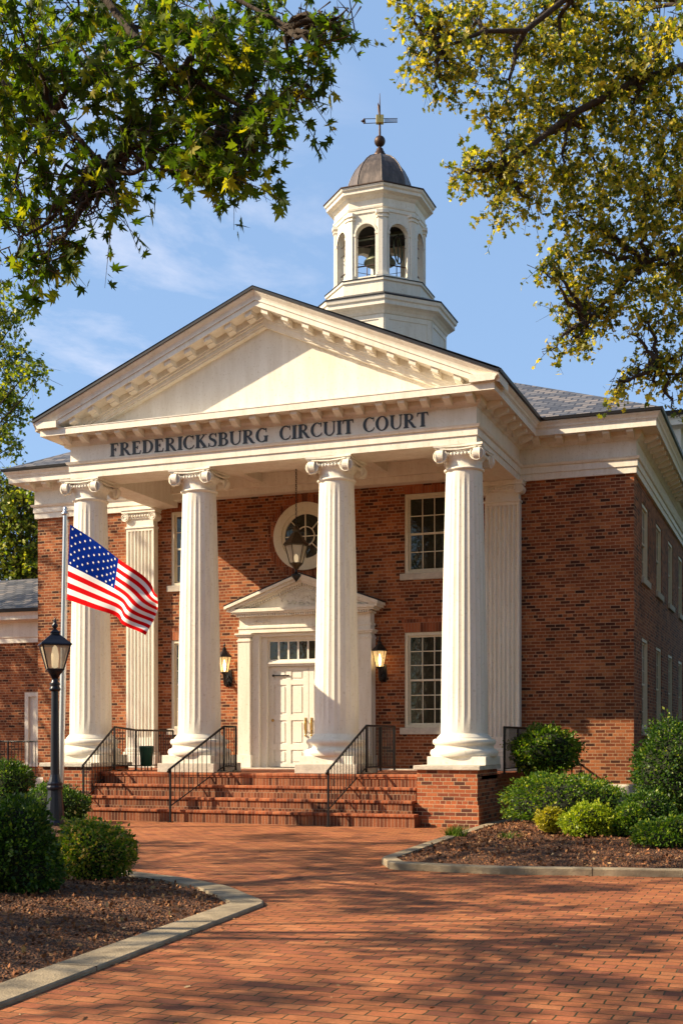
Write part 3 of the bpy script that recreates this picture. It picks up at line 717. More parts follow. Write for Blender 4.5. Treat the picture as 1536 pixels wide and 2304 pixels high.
# porch floor and steps --------------------------------------
s = MB(); s.box(-4.82, 4.75, -4.0, -.001, .88, .97); s.build('porch_floor', 'treadbrick', CH, bevel=.01)
s = MB(); s.box(-4.75, 4.68, -3.98, -.002, -.05, .879); s.build('porch_base', 'brick', CH)
s = MB(); s.box(-3.6, 3.52, -.62, -.001, .971, 1.0) ; s.build('threshold_slab', 'stone', CH, bevel=.006)
XS0, XS1 = -3.60, 3.53
st = None
for i, (yf, zt) in enumerate(((-4.78, .245), (-4.52, .487), (-4.26, .729), (-4.015, .969))):
    x1 = XS1 + (.13 if i == 0 else 0); 
    r = MB(); r.mi = 0; r.box(XS0+.0, x1, yf+.03, -3.985+i*.0001, -.05+i*.0003, zt-.055)
    st = r.build('step', 'stepbrick', CH)
    t = MB(); t.box(XS0+.001, x1+.004, yf, (yf+.30 if i < 3 else -3.9), zt-.054, zt-.001*(i == 3)); t.build('tread', 'treadbrick', st, bevel=.012)

# door surround ----------------------------------------------
DC = -.45
d = MB()
for sx_ in (-1, 1):
    x0, x1 = sorted((DC+sx_*1.68, DC+sx_*1.36)); 
    d.box(x0, x1, -.30, 0, 1.30, 3.98); d.box(x0-.04, x1+.04, -.34, 0, 1.0, 1.30)
    for dz, o in ((3.98, .02), (4.02, .0), (4.10, .03), (4.14, .06)): d.box(x0-o, x1+o, -.30-o, 0, dz, dz+.0395)
    d.box(x0+.02, x1-.02, -.28, 0, 4.0, 4.2)
d.box(DC-1.66, DC+1.66, -.29, 0, 4.18, 4.28); d.box(DC-1.68, DC+1.68, -.31, 0, 4.28, 4.33); d.box(DC-1.65, DC+1.65, -.28, 0, 4.33, 4.56)
d.box(DC-1.70, DC+1.70, -.34, 0, 4.56, 4.60)
d.box(DC-1.82, DC+1.82, -.50, 0, 4.66, 4.74); d.box(DC-1.78, DC+1.78, -.46, 0, 4.62, 4.66)
DA = 5.50; hw = 1.92
for sx_ in (-1, 1):
    k = (DA-4.80)/hw
    def pol(o1, o2, w_=hw): return [(DC, DA-o1), (DC+sx_*w_, DA-o1-k*w_), (DC+sx_*w_, DA-o2-k*w_), (DC, DA-o2)]
    d.prism(pol(0, .07), -.56, 0); d.prism(pol(.07, .14, 1.88), -.50, 0)
    d.prism(pol(.14, .19, 1.60), -.42, 0)
d.prism([(DC-1.75, 4.74), (DC+1.75, 4.74), (DC, DA-.12)], -.30, -.01)
ds = d.build('door_surround', 'white', CH, bevel=.006)
ds_roof = MB()
for sx_ in (-1, 1):
    k = (DA-4.80)/hw; ds_roof.prism([(DC, DA+.001), (DC+sx_*(hw+.02), DA-k*hw), (DC+sx_*(hw+.02), DA-k*hw+.03), (DC, DA+.031)], -.55, 0)
ds_roof.build('surround_flashing', 'gutter', ds)
dn = MB(); nd = 0
for i in range(56): x = DC-1.64+i*3.28/55; dn.box(x-.018, x+.018, -.43, -.33, 4.565, 4.625)
for sx_ in (-1, 1):
    for i in range(26): x = DC+sx_*(.04+i*.058); z = DA-.19-k*abs(x-DC); dn.box(x-.018, x+.018, -.37, -.29, z-.065, z+.01)
for (cx0, cz0, rx, rz, cnt) in ((DC, 5.0, .62, .20, 90), (DC-1.05, 4.45, .22, .05, 26), (DC+1.05, 4.45, .22, .05, 26)):
    for i in range(cnt):
        a = random.random()*2*PI; rr = math.sqrt(random.random()); x = cx0+rx*rr*math.cos(a); z = cz0+rz*rr*math.sin(a)
        if cnt == 90: z = max(4.80, min(z, DA-.32-k*abs(x-DC)))
        t = random.random()*PI; yb = -.302 if cnt == 90 else -.283
        dn.tube([(x-.04*math.cos(t), yb, z-.03*math.sin(t)), (x, yb-.012, z+.008), (x+.04*math.cos(t), yb, z+.03*math.sin(t))], [.008, .022, .008], 6)
dn.build('carved_ornament', 'white', ds)
# jambs, transom, door leaves
j = MB()
for sx_ in (-1, 1):
    x0, x1 = sorted((DC+sx_*1.36, DC+sx_*1.17)); j.box(x0, x1, -.20, .3, .97, 4.17)
    x0, x1 = sorted((DC+sx_*1.17, DC+sx_*1.02)); j.box(x0, x1, -.08, .3, .97, 4.16)
j.box(DC-1.36, DC+1.36, -.19, .3, 4.10, 4.178); j.box(DC-1.02, DC+1.02, -.06, .3, 4.02, 4.099); j.box(DC-1.02, DC+1.02, -.05, .3, 3.40, 3.52); j.box(DC-1.05, DC+1.05, -.09, -.05, 3.45, 3.49)
ja = j.build('door_frame', 'white2', CH, bevel=.006)
tr = MB()
for i in range(9): x = DC-1.0+i*.25; tr.box(x-.022, x+.022, .0, .04, 3.52, 4.02)
tr.box(DC-1.02, DC+1.02, -.002, .042, 3.521, 3.56); tr.box(DC-1.02, DC+1.02, -.002, .042, 3.98, 4.019)
tro = tr.build('transom', 'white2', CH); g = MB(); g.box(DC-1.0, DC+1.0, .018, .022, 3.54, 4.0); g.build('glass', 'pane', tro)
for sx_ in (-1, 1):
    x0, x1 = sorted((DC+sx_*.006, DC+sx_*1.018)); dl = MB(); y = .04
    pans = [(1.10, 1.42), (1.56, 2.12), (2.26, 2.96), (3.08, 3.30)]; wx = (x1-x0); cols_ = [(x0+.13, x0+wx/2-.06), (x0+wx/2+.06, x1-.13)]
    zs = [1.0]+[z for p in pans for z in p]+[3.39]
    xs = [x0, cols_[0][0], cols_[0][1], cols_[1][0], cols_[1][1], x1]
    for a in range(5):
        for b_ in range(len(zs)-1):
            ispan = (a in (1, 3)) and (b_ % 2 == 1); 
            dl.box(xs[a]+.0003, xs[a+1]-.0003, y+(.022 if ispan else 0), y+.05, zs[b_]+.0003, zs[b_+1]-.0003)
            if ispan: dl.box(xs[a]+.045, xs[a+1]-.045, y+.006, y+.03, zs[b_]+.045, zs[b_+1]-.045)
    do = dl.build('door', 'white2', CH)
    h = MB(); hx = DC+sx_*.075
    h.box(hx-.025, hx+.025, y-.012, y, 1.80, 2.18); h.tube([(hx, y-.01, 1.86), (hx, y-.07, 1.90), (hx, y-.075, 2.0), (hx, y-.07, 2.10), (hx, y-.01, 2.13)], .013, 8); h.sphere((hx, y-.02, 1.76), .028)
    h.build('handle', 'brass', do)
    if sx_ < 0:
        h = MB(); h.box(DC-.92, DC-.50, y-.03, y-.002, 3.17, 3.195); h.sphere((DC-.90, y-.02, 3.183), .03); h.build('bolt', 'black', do)
        h = MB(); h.sphere((DC-.92, y-.005, 2.12), .035); h.build('knob', 'brass', do)
m = MB(); m.box(-1.3, .35, -.24, .035, 1.001, 1.018); mo_ = m.build('door_mat', 'black'); tag(mo_, 'thin black door mat lying before the white double doors', 'door mat')

# main roof ---------------------------------------------------
e0, e1, f0, f1, ez = -8.60, 7.70, -.65, 17.5, 8.52
kS = .505; run = (e1-e0)/2; rz_ = ez+kS*run; cxm = (e0+e1)/2
r = MB(); v = [(e0, f0, ez), (e1, f0, ez), (e1, f1, ez), (e0, f1, ez), (cxm, f0+run, rz_), (cxm, f1-run, rz_)]
r.add(v, [(0, 1, 4), (1, 2, 5, 4), (2, 3, 5), (3, 0, 4, 5)]); r.add([(a, b, c-.03) for a, b, c in v[:4]], [(3, 2, 1, 0)])
roof = r.build('roof', 'slate', CH)
r = MB(); ov = .02
r.add([(TL-.02, -4.40, TZ+.035), (AX, -4.40, AZ+.02), (TR+.02, -4.40, TZ+.035), (TL-.02, 5.5, TZ+.035), (AX, 5.5, AZ+.02), (TR+.02, 5.5, TZ+.035)], [(0, 1, 4, 3), (1, 2, 5, 4)])
r.build('portico_roof', 'slate', CH)

# bell tower --------------------------------------------------
TX, TY = 0.05, 3.7
def octo(mb, prof, sm=False): mb.lathe([(r/math.cos(PI/8), z) for r, z in prof], 8, (TX, TY), smooth=sm, rot=PI/8)
t = MB()
octo(t, [(1.60, 9.6), (1.60, 12.22), (1.63, 12.24), (1.66, 12.30), (1.72, 12.36), (1.82, 12.40), (1.82, 12.50), (1.86, 12.52), (1.88, 12.60), (1.86, 12.62), (1.30, 12.88), (1.28, 12.88), (1.28, 13.18), (1.32, 13.20), (1.32, 13.26), (.95, 13.28)])
for k in range(8):                                     # raised panel frames on the base
    a = k*PI/4; ca, sa = math.cos(a), math.sin(a); hw2 = 1.60*math.tan(PI/8)
    def bb(x0, x1, z0, z1, rr=1.60, th=.02, mb=t):
        vs = []
        for r_ in (rr-.002, rr+th):
            for x, z in ((x0, z0), (x1, z0), (x1, z1), (x0, z1)): vs.append((TX+r_*ca-x*sa, TY+r_*sa+x*ca, z))
        mb.add(vs, [(0, 1, 2, 3), (7, 6, 5, 4), (0, 4, 5, 1), (1, 5, 6, 2), (2, 6, 7, 3), (3, 7, 4, 0)])
    bb(-hw2+.01, -hw2+.13, 10, 12.22); bb(hw2-.13, hw2-.01, 10, 12.22); bb(-hw2+.13, hw2-.13, 12.10, 12.22)
tower = t.build('bell_tower', 'white', CH)
t = MB(); octo(t, [(1.885, 12.605), (1.90, 12.61), (1.90, 12.635), (1.33, 12.895), (1.305, 12.89)]); octo(t, [(1.32, 13.262), (1.34, 13.265), (1.34, 13.28), (1.10, 13.285)]); t.build('lead_flashing', 'gutter', tower)
be = MB(); RA = 1.08; hwf = RA*math.tan(PI/8)          # belfry walls with arches
zb, zsp, ra, ztop = 13.28, 14.48, .265, 15.02
for k in range(8):
    a = k*PI/4; ca, sa = math.cos(a), math.sin(a)
    T = lambda x, r_, z: (TX+r_*ca-x*sa, TY+r_*sa+x*ca, z)
    arch = [(-ra, 13.42)] + [(-ra*math.cos(PI*i/14), zsp+ra*math.sin(PI*i/14)) for i in range(15)] + [(ra, 13.42)]
    for r_, fl in ((RA, 1), (RA-.16, -1)):
        h_ = hwf if fl > 0 else (RA-.16)*math.tan(PI/8)
        vs = [T(x, r_, z) for x, z in arch]; out = []
        for i, (x, z) in enumerate(arch):
            if i == 0: out.append((-h_, 13.42))
            elif i == len(arch)-1: out.append((h_, 13.42))
            else:
                tt = (i-1)/14; 
                if tt < .25: out.append((-h_, zsp+(ztop-zsp)*tt*4))
                elif tt > .75: out.append((h_, zsp+(ztop-zsp)*(1-tt)*4))
                else: out.append((-h_+2*h_*(tt-.25)*2, ztop))
        vo2 = [T(x, r_, z) for x, z in out]; nA = len(arch)
        be.add(vs+vo2, [(i, i+1, nA+i+1, nA+i) for i in range(nA-1)])
        be.add([T(-h_, r_, zb), T(h_, r_, zb), T(h_, r_, 13.42), T(-h_, r_, 13.42)], [(0, 1, 2, 3)])
    va = [T(x, RA, z) for x, z in arch]; vb = [T(x, RA-.16, z) for x, z in arch]; nA = len(arch)
    be.add(va+vb, [(i, i+1, nA+i+1, nA+i) for i in range(nA-1)] + [(nA-1, 0, nA, 2*nA-1)])
    # arch trim
    for i in range(14):
        a0, a1 = PI*i/14, PI*(i+1)/14; q = []
        for r2, rr in ((ra+.002, RA+.03), (ra+.05, RA+.03)):
            for aa in (a0, a1): q.append(T(-r2*math.cos(aa), rr, zsp+r2*math.sin(aa)))
        q2 = [T(-(ra+.05)*math.cos(aa), RA, zsp+(ra+.05)*math.sin(aa)) for aa in (a0, a1)]
        be.add(q+q2, [(0, 1, 3, 2), (2, 3, 5, 4)])
    for sx_ in (-1, 1):
        x0, x1 = sorted((sx_*ra, sx_*(ra+.05))); bb2 = lambda *A, **K: bb(*A, **K)
        bb(x0, x1, 13.42, zsp, rr=RA, th=.03, mb=be); x0, x1 = sorted((sx_*(ra-.01), sx_*(ra+.07))); bb(x0, x1, zsp-.03, zsp+.03, rr=RA, th=.045, mb=be)
octo(be, [(RA, 15.0), (RA+.03, 15.02), (RA+.03, 15.10), (RA+.05, 15.11), (RA+.06, 15.15), (RA+.02, 15.16), (RA+.02, 15.34), (RA+.06, 15.37), (RA+.10, 15.42), (RA+.21, 15.46), (RA+.21, 15.53), (RA+.25, 15.56), (RA+.27, 15.61), (RA+.25, 15.62), (.9, 15.72)])
belfry = be.build('belfry', 'white', tower)
pb = MB()
for k in range(8):                                     # corner pilasters
    a = PI/8+k*PI/4; ca, sa = math.cos(a), math.sin(a); R0 = RA/math.cos(PI/8)
    for (hw3, r1, z0, z1) in ((.115, R0+.035, 13.45, 14.86), (.165, R0+.085, 13.28, 13.40), (.14, R0+.06, 13.40, 13.46), (.14, R0+.06, 14.86, 14.90), (.12, R0+.045, 14.90, 14.95), (.16, R0+.08, 14.95, 15.03)):
        vs = [(TX+r_*ca-x*sa, TY+r_*sa+x*ca, z) for z in (z0, z1) for r_, x in ((R0-.14, -hw3-.03), (r1-.02, -hw3), (r1, 0), (r1-.02, hw3), (R0-.14, hw3+.03))]
        pb.add(vs, [(4, 3, 2, 1, 0), (5, 6, 7, 8, 9)] + [(i, (i+1) % 5, (i+1) % 5+5, i+5) for i in range(5)])
pb.build('belfry_pilaster', 'white', tower)
t = MB(); octo(t, [(RA+.265, 15.615), (RA+.29, 15.62), (RA+.29, 15.645), (.85, 15.74)]); t.build('cornice_flashing', 'rust', tower)
dm = MB(); dp = [(.80, 15.66), (.81, 15.75), (.805, 15.88), (.785, 16.03), (.745, 16.2), (.68, 16.38), (.59, 16.56), (.47, 16.72), (.33, 16.85), (.20, 16.92), (.12, 16.95)]
octo(dm, dp)
for k in range(8):
    a = PI/8+k*PI/4; dm.tube([(TX+(r_/math.cos(PI/8))*math.cos(a), TY+(r_/math.cos(PI/8))*math.sin(a), z) for r_, z in dp], .015, 6)
dmo = dm.build('dome', 'dome', tower)
fi = MB(); fi.lathe([(.17, 16.93), (.18, 16.97), (.13, 17.02), (.12, 17.06), (.09, 17.10), (.09, 17.13), (.04, 17.18), (.035, 17.22)], 24, (TX, TY)); fi.sphere((TX, TY, 17.34), .145, 24)
fi.tube([(TX, TY, 17.45), (TX, TY, 18.0), (TX, TY, 18.6)], [.03, .022, .006], 8); fi.build('finial', 'rust', tower)
v_ = MB(); ang = TH; dx, dy = math.cos(ang), math.sin(ang)
def vp(s_, z, o=0): return (TX+dx*s_-dy*o, TY+dy*s_+dx*o, z)
for z in (17.83, 17.93):
    v_.tube([vp(-.40, z-.02*(z < 17.9)), vp(.46, z+.01)], .010, 6)
v_.tube([vp(-.40, 17.81), vp(-.41, 17.93)], .03, 6)
v_.tube([vp(0, 17.95, -.35), vp(0, 17.95, .35)], .009, 6)
v_.tube([(TX-.02, TY, 18.05), (TX-.03, TY, 18.25), (TX-.05, TY, 18.36)], [.02, .035, .006], 6)
v_.tube([vp(-.50, 17.87), vp(-.42, 17.87), vp(-.38, 17.87)], [.004, .05, .03], 8)
vo3 = v_.build('weather_vane', 'rust', tower)
v_ = MB(); v_.add([vp(-.10, 17.80, -.06), vp(.10, 17.80, -.06), vp(.10, 17.80, .06), vp(-.10, 17.80, .06), vp(-.10, 18.02, -.06), vp(.10, 18.02, -.06), vp(.10, 18.02, .06), vp(-.10, 18.02, .06)], [(0, 3, 2, 1), (4, 5, 6, 7), (0, 1, 5, 4), (1, 2, 6, 5), (2, 3, 7, 6), (3, 0, 4, 7)]); v_.build('vane_hub', 'gold', tower, bevel=.015)
v_ = MB(); v_.add([vp(.12, 17.84, -.006), vp(.46, 17.83, -.006), vp(.46, 17.95, -.006), vp(.12, 17.92, -.006), vp(.12, 17.84, .006), vp(.46, 17.83, .006), vp(.46, 17.95, .006), vp(.12, 17.92, .006)], [(0, 1, 2, 3), (7, 6, 5, 4), (0, 4, 5, 1), (1, 5, 6, 2), (2, 6, 7, 3), (3, 7, 4, 0)]); v_.build('vane_tail', 'alu', tower)
bl = MB(); bl.lathe([(.42, 14.14), (.41, 14.18), (.32, 14.28), (.26, 14.44), (.235, 14.62), (.17, 14.74), (.05, 14.78)], 32, (TX, TY)); bl.sphere((TX, TY, 14.12), .07); bl.tube([(TX, TY, 14.7), (TX, TY, 14.95)], .035, 8)
bl.box(TX-.9, TX+.9, TY-.05, TY+.05, 14.82, 14.92); bl.tube([(TX+.5, TY+.34*math.cos(a_), 14.42+.34*math.sin(a_)) for a_ in np.linspace(0, 2*PI, 25)], .022, 6); bl.tube([(TX+.5, TY, 14.08), (TX+.5, TY, 14.85)], .02, 6); bl.build('bell', 'bronze', tower)
for k in range(8):
    rl = MB(); a = k*PI/4; ca, sa = math.cos(a), math.sin(a); T = lambda x, z, r_=RA-.10: (TX+r_*ca-x*sa, TY+r_*sa+x*ca, z)
    rl.tube([T(-.27, 13.72), T(0, 13.72), T(.27, 13.72)], .018, 6); rl.tube([T(0, 13.42), T(0, 13.735)], .013, 6); rl.build('guard_rail', 'rust', tower)
    for z_ in (14.22, 14.46): rl = MB(); rl.tube([T(-.27, z_), T(.27, z_)], .008, 6); rl.build('wire', 'rust', tower)
# near-black ceiling darkening the upper part of the belfry, and near-black floor
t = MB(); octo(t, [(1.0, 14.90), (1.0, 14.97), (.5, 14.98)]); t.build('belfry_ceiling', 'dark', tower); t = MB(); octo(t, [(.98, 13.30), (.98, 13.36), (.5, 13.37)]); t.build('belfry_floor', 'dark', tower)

# upper rear block
rw_ = MB(); y0, y1, xr_ = 7.7, 14.5, 7.28
rw_.box(3.0, xr_, y0, y1, 8.55, 10.2)
rwo = rw_.build('upper_block', 'cream', CH)
t = MB(); t.sweep([(3, y0-.01), (xr_+.01, y0-.01), (xr_+.01, y1)], [(-.1, 9.55), (0, 9.55), (0, 10.1), (.06, 10.14), (.20, 10.18), (.20, 10.32), (.26, 10.42), (-.1, 10.42)]); t.build('block_cornice', 'white', rwo)
t = MB(); t.sweep([(3, y0-.01), (xr_+.01, y0-.01), (xr_+.01, y1)], [(.16, 10.422), (.29, 10.422), (.31, 10.55), (.16, 10.55)]); t.build('block_gutter', 'gutter', rwo)
t = MB(); t.add([(2.9, y0-.25, 10.53), (xr_+.28, y0-.25, 10.53), (xr_+.28, y1, 10.53), (2.9, y1, 10.53), (5.0, y0+3.0, 11.5), (5.0, y1-2, 11.5)], [(0, 1, 4), (1, 2, 5, 4), (2, 3, 5), (3, 0, 4, 5)]); t.build('block_roof', 'slate', rwo)

# ------------------------------------------------------------------ annex on the left
AN = empty('brick_annex', (-12, 2.4, 0)); tag(AN, 'low brick annex with grey slate roof left of the courthouse', 'building')
def loc(o): 
    return o
a = MB(); wall_y(a, 0, -5.5, 3.9, -.05, 4.45, [(1.95, 2.45, 1.0, 3.0)], .12); a.add([(-5.5, 0, 0), (-5.5, 9, 0), (-5.5, 9, 4.45), (-5.5, 0, 4.45)], [(0, 3, 2, 1)]); a.build('wall', 'brick', AN)
a = MB(); a.sweep([(-5.55, 9), (-5.55, -.05), (4.05, -.05)], [(-.1, 4.40), (0, 4.40), (0, 4.52), (.03, 4.56), (.03, 4.96), (.1, 5.0), (.35, 5.02), (.35, 5.12), (.42, 5.22), (-.1, 5.22)]); a.build('cornice', 'white', AN)
a = MB(); a.sweep([(-5.55, 9), (-5.55, -.05), (4.05, -.05)], [(.3, 5.222), (.46, 5.222), (.47, 5.32), (.3, 5.32)]); a.build('gutter', 'gutter', AN)
a = MB(); a.add([(-6.0, -.5, 5.3), (4.05, -.5, 5.3), (4.05, 3.2, 6.7), (-2.3, 3.2, 6.7), (-6.0, 8, 5.3), (4.05, 8, 5.3)], [(0, 1, 2, 3), (0, 3, 4), (3, 2, 5, 4)]); a.build('roof', 'slate', AN)
a = MB(); a.box(1.95, 2.07, -.02, .08, 1.0, 3.0); a.box(2.33, 2.45, -.02, .08, 1.0, 3.0); a.box(2.07, 2.33, -.02, .08, 2.88, 3.0); a.box(1.89, 2.51, -.05, .05, .92, 1.0); a.box(2.07, 2.33, .04, .06, 1.0, 2.88)
aw = a.build('window', 'white', AN)

# ------------------------------------------------------------------ railings
def railing(pts, label, scroll=True, start_leg=0.0, group='black iron railings on the porch steps', base_z=None, cat='railing', pitch=.115, name='iron_railing'):
    """pts: list of (x,y,zfoot,ztop) nodes of the handrail"""
    root = empty(name, (pts[0][0], pts[0][1], pts[0][2])); o = Vector(root.location)
    P = [Vector(p[:2]) for p in pts]
    hr = MB(); top = [(p[0]-o.x, p[1]-o.y, p[3]-o.z) for p in pts]
    hr.tube(top, .024, 8); d0 = (Vector(top[0])-Vector(top[1])).normalized()
    if scroll:
        e_ = Vector(top[0]); hr.tube([e_, e_+d0*.05, e_+d0*.07+Vector((0, 0, -.03)), e_+d0*.03+Vector((0, 0, -.055))], [.024, .026, .026, .02], 8)
    hr.build('handrail', 'black', root)
    lr = MB(); lr.tube([(p[0]-o.x, p[1]-o.y, p[2]+.10-o.z) for p in pts], .014, 6); lr.build('lower_rail', 'black', root)
    post = []
    for i in range(len(pts)-1):
        Ls = (P[i+1]-P[i]).length; nb = max(1, int(round(Ls/pitch)))
        for k in range(nb):
            t = (k+.0)/nb
            if k == 0: continue
            q = [pts[i][j]+(pts[i+1][j]-pts[i][j])*t for j in range(4)]
            bal = MB(); bal.tube([(q[0]-o.x, q[1]-o.y, q[2]+.10-o.z), (q[0]-o.x, q[1]-o.y, q[3]-o.z)], .009, 6); bal.build('baluster', 'black', root)
    for i, p in enumerate(pts):
        pm = MB(); zf = p[2] - (start_leg if i == 0 else 0); pm.box(p[0]-o.x-.018, p[0]-o.x+.018, p[1]-o.y-.018, p[1]-o.y+.018, zf-o.z, p[3]-o.z-.005); pm.box(p[0]-o.x-.05, p[0]-o.x+.05, p[1]-o.y-.05, p[1]-o.y+.05, zf-o.z, zf-o.z+.012); pm.build('post', 'black', root)
    tag(root, label, cat, group); return root
railing([(-1.40, -4.90, .22, 1.07), (-.82, -3.66, 1.0, 1.93), (-.82, -3.1, 1.0, 1.93)], 'black iron stair railing left of the doors, in front of the second column', start_leg=.22)
railing([(2.02, -4.96, .22, 1.07), (2.32, -3.66, 1.0, 1.93), (2.32, -2.8, 1.0, 1.93), (2.32, -1.9, 1.0, 1.93)], 'black iron stair railing right of the doors, beside the third column', start_leg=.22, pitch=.1)
railing([(-3.54, -4.72, .28, 1.13), (-3.54, -3.5, 1.0, 1.93), (-3.54, -2.6, .97, 1.87), (-3.54, -.9, .97, 1.87)], 'black iron stair railing against the leftmost column pedestal', start_leg=0.0)
railing([(4.86, -2.62, .97, 1.90), (4.86, -1.4, .97, 1.90), (4.86, -.15, .97, 1.90)], 'short black iron railing at the right end of the porch behind the round shrub', scroll=False, pitch=.1)
railing([(-13.5, 1.0, .35, 1.62), (-11.6, 1.0, .35, 1.62), (-9.6, 1.0, .35, 1.62), (-8.1, .9, .35, 1.62)], 'black iron fence railing in front of the low annex at the far left', scroll=False, group='black iron railings beside the building')
# dark ornamental gatepost + bin on the porch
gb = MB()
gb.lathe([(.10, 0), (.135, .02), (.15, .40), (.165, .42), (.165, .45), (.14, .46)], 20)
for k in range(20): a_ = 2*PI*k/20; gb.tube([(.118*math.cos(a_), .118*math.sin(a_), .02), (.155*math.cos(a_), .155*math.sin(a_), .41)], .008, 4)
go = gb.build('litter_bin', 'green', loc=(-3.30, -2.55, 1.06)); tag(go, 'small dark green bin on the porch behind the left stair railing', 'bin')
gm = MB()
for k in range(4): a_ = PI/4+PI/2*k; gm.box(-.09+.16*(k % 2), -.07+.16*(k % 2), -.09+.16*(k//2), -.07+.16*(k//2), -.09, .0)
gm.build('leg', 'black', go)

# ------------------------------------------------------------------ lanterns
def lantern(root, n, zb_, zt_, rb, rt, roofh, mats=('black', 'lglass', 'bulb_dim'), fin=.15, rot=None, ov=1.08, lamp=.35):
    rot = PI/n if rot is None else rot
    fr = MB(); P = lambda k, r_, z: (r_*math.cos(rot+2*PI*k/n), r_*math.sin(rot+2*PI*k/n), z)
    for k in range(n):
        fr.tube([P(k, rb, zb_), P(k, rt, zt_)], rt*.045, 6)
        fr.tube([P(k, rb, zb_), P(k+1, rb, zb_)], rt*.05, 6); fr.tube([P(k, rt, zt_), P(k+1, rt, zt_)], rt*.06, 6)
    fr.lathe([(rb*.35, zb_-rb*.9), (rb*.6, zb_-rb*.5), (rb*1.05, zb_-.01), (rb*1.0, zb_+.005)], n, rot=rot)
    fr.build('lantern_frame', mats[0], root)
    g_ = MB(); g_.lathe([(rb*.96, zb_), (rt*.97, zt_)], n, rot=rot, smooth=False, cap=False); g_.build('lantern_glass', mats[1], root)
    h = roofh; rf = MB()
    rf.lathe([(rt*.9, zt_-.002), (rt*ov*1.04, zt_), (rt*ov, zt_+h*.08), (rt*.72, zt_+h*.34), (rt*.42, zt_+h*.58), (rt*.30, zt_+h*.66), (rt*.30, zt_+h*.74), (rt*.36, zt_+h*.78), (rt*.22, zt_+h*.9), (rt*.10, zt_+h)], n, rot=rot, smooth=False)
    rf.lathe([(rt*.06, zt_+h), (rt*.15, zt_+h+fin*.2), (rt*.17, zt_+h+fin*.35), (rt*.08, zt_+h+fin*.5), (rt*.09, zt_+h+fin*.62), (.003, zt_+h+fin)], 12)
    rf.build('lantern_roof', mats[0], root)
    b_ = MB(); hh = (zt_-zb_)*lamp; b_.lathe([(.004, zb_+.02), (rb*.30, zb_+.05), (rb*.36, zb_+.05+hh*.6), (rb*.22, zb_+.05+hh), (.003, zb_+.06+hh*1.1)], 12); b_.build('bulb', mats[2], root)
def sconce(x, z, lab):
    r = empty('wall_lantern', (x, 0, z)); s_ = empty
    body = MB(); body.lathe([(.001, -.02), (.10, -.02), (.10, .02), (.001, .02)], 16)
    v = [(a, -.0+ (b_-.0), c_) for a, b_, c_ in body.v]
    bk = MB(); bk.prism([(-.07, -.28), (.07, -.28), (.09, -.1), (.07, .12), (-.07, .12), (-.09, -.1)], -.035, 0)
    bk.tube([(0, -.03, -.16), (0, -.12, -.27), (0, -.22, -.24), (0, -.26, -.12), (0, -.26, -.02)], [.03, .035, .035, .03, .045], 8); bk.sphere((0, -.13, -.20), .045); bk.tube([(0, -.03, -.02), (0, -.1, -.1), (0, -.2, -.16)], .016, 6)
    bk.build('bracket', 'black', r)
    sub = r
    hold = MB(); n0 = len(bpy.data.objects)
    before = set(bpy.data.objects); lantern(r, 6, .05, .42, .085, .165, .24, ('black', 'lglass_lit', 'bulb'), fin=.12, lamp=.6)
    for o in set(bpy.data.objects)-before: o.location = (0, -.26, 0)
    tag(r, lab, 'wall lamp', 'lit wall lanterns beside the doors'); return r
sconce(-2.50, 3.22, 'lit black wall lantern on the brick left of the doors')
sconce(1.42, 3.26, 'lit black wall lantern on the brick right of the doors')
hl = empty('hanging_lantern', (-.02, -1.72, 5.3)); lantern(hl, 6, .22, .62, .15, .30, .44, ('rustbrass', 'lglass', 'bulb_dim') if 0 else ('brass_dark', 'lglass', 'bulb_dim'), fin=.12) if 0 else None
M['brass_dark'] = simple('dark_bronze', (.075, .055, .03), .4, .7, var=.3, scale=20)
lantern(hl, 6, .24, .64, .14, .25, .44, ('brass_dark', 'lglass', 'bulb_dim'), fin=.05, ov=1.12)
cn = MB(); 
for i in range(34):
    z = 1.13+i*.045
    if i % 2: cn.tube([(-.014, 0, z), (-.014, 0, z+.05), (.014, 0, z+.05), (.014, 0, z), (-.014, 0, z)], .006, 5)
    else: cn.tube([(0, -.014, z), (0, -.014, z+.05), (0, .014, z+.05), (0, .014, z), (0, -.014, z)], .006, 5)
cn.build('chain', 'black', hl)
cn = MB(); cn.lathe([(.004, -.17), (.05, -.11), (.11, -.04), (.115, .0), (.05, .02), (.03, .05), (.028, .12), (.06, .15)], 8); cn.build('pendant', 'black', hl)
tag(hl, 'dark bronze lantern hanging on a chain from the porch ceiling', 'hanging lamp')

LP = (-2.66, -7.04)
sl = empty('street_lamp', (LP[0], LP[1], 0)); pm = MB()
pm.lathe([(.21, .0), (.21, .10), (.175, .14), (.165, .30), (.135, .62), (.13, .70), (.155, .72), (.16, .76), (.14, .79), (.145, .83), (.12, .86), (.095, .95), (.085, 1.0)], 12, smooth=False)
pm.lathe([(.085, .98), (.078, 1.8), (.066, 2.56), (.065, 2.6)], 16); pm.lathe([(.066, 2.55), (.10, 2.57), (.11, 2.60), (.09, 2.63), (.075, 2.66), (.105, 2.69), (.07, 2.73), (.055, 2.80), (.075, 2.88), (.11, 2.92), (.13, 2.95)], 16)
pm.build('lamp_post', 'lamppaint', sl)
lantern(sl, 4, 2.96, 3.42, .20, .36, .30, ('lamppaint', 'lglass', 'bulb_dim'), fin=.22, rot=PI/4+TH+.35, lamp=.8)
tag(sl, 'black street lamp with four sided lantern on tall post', 'street lamp')

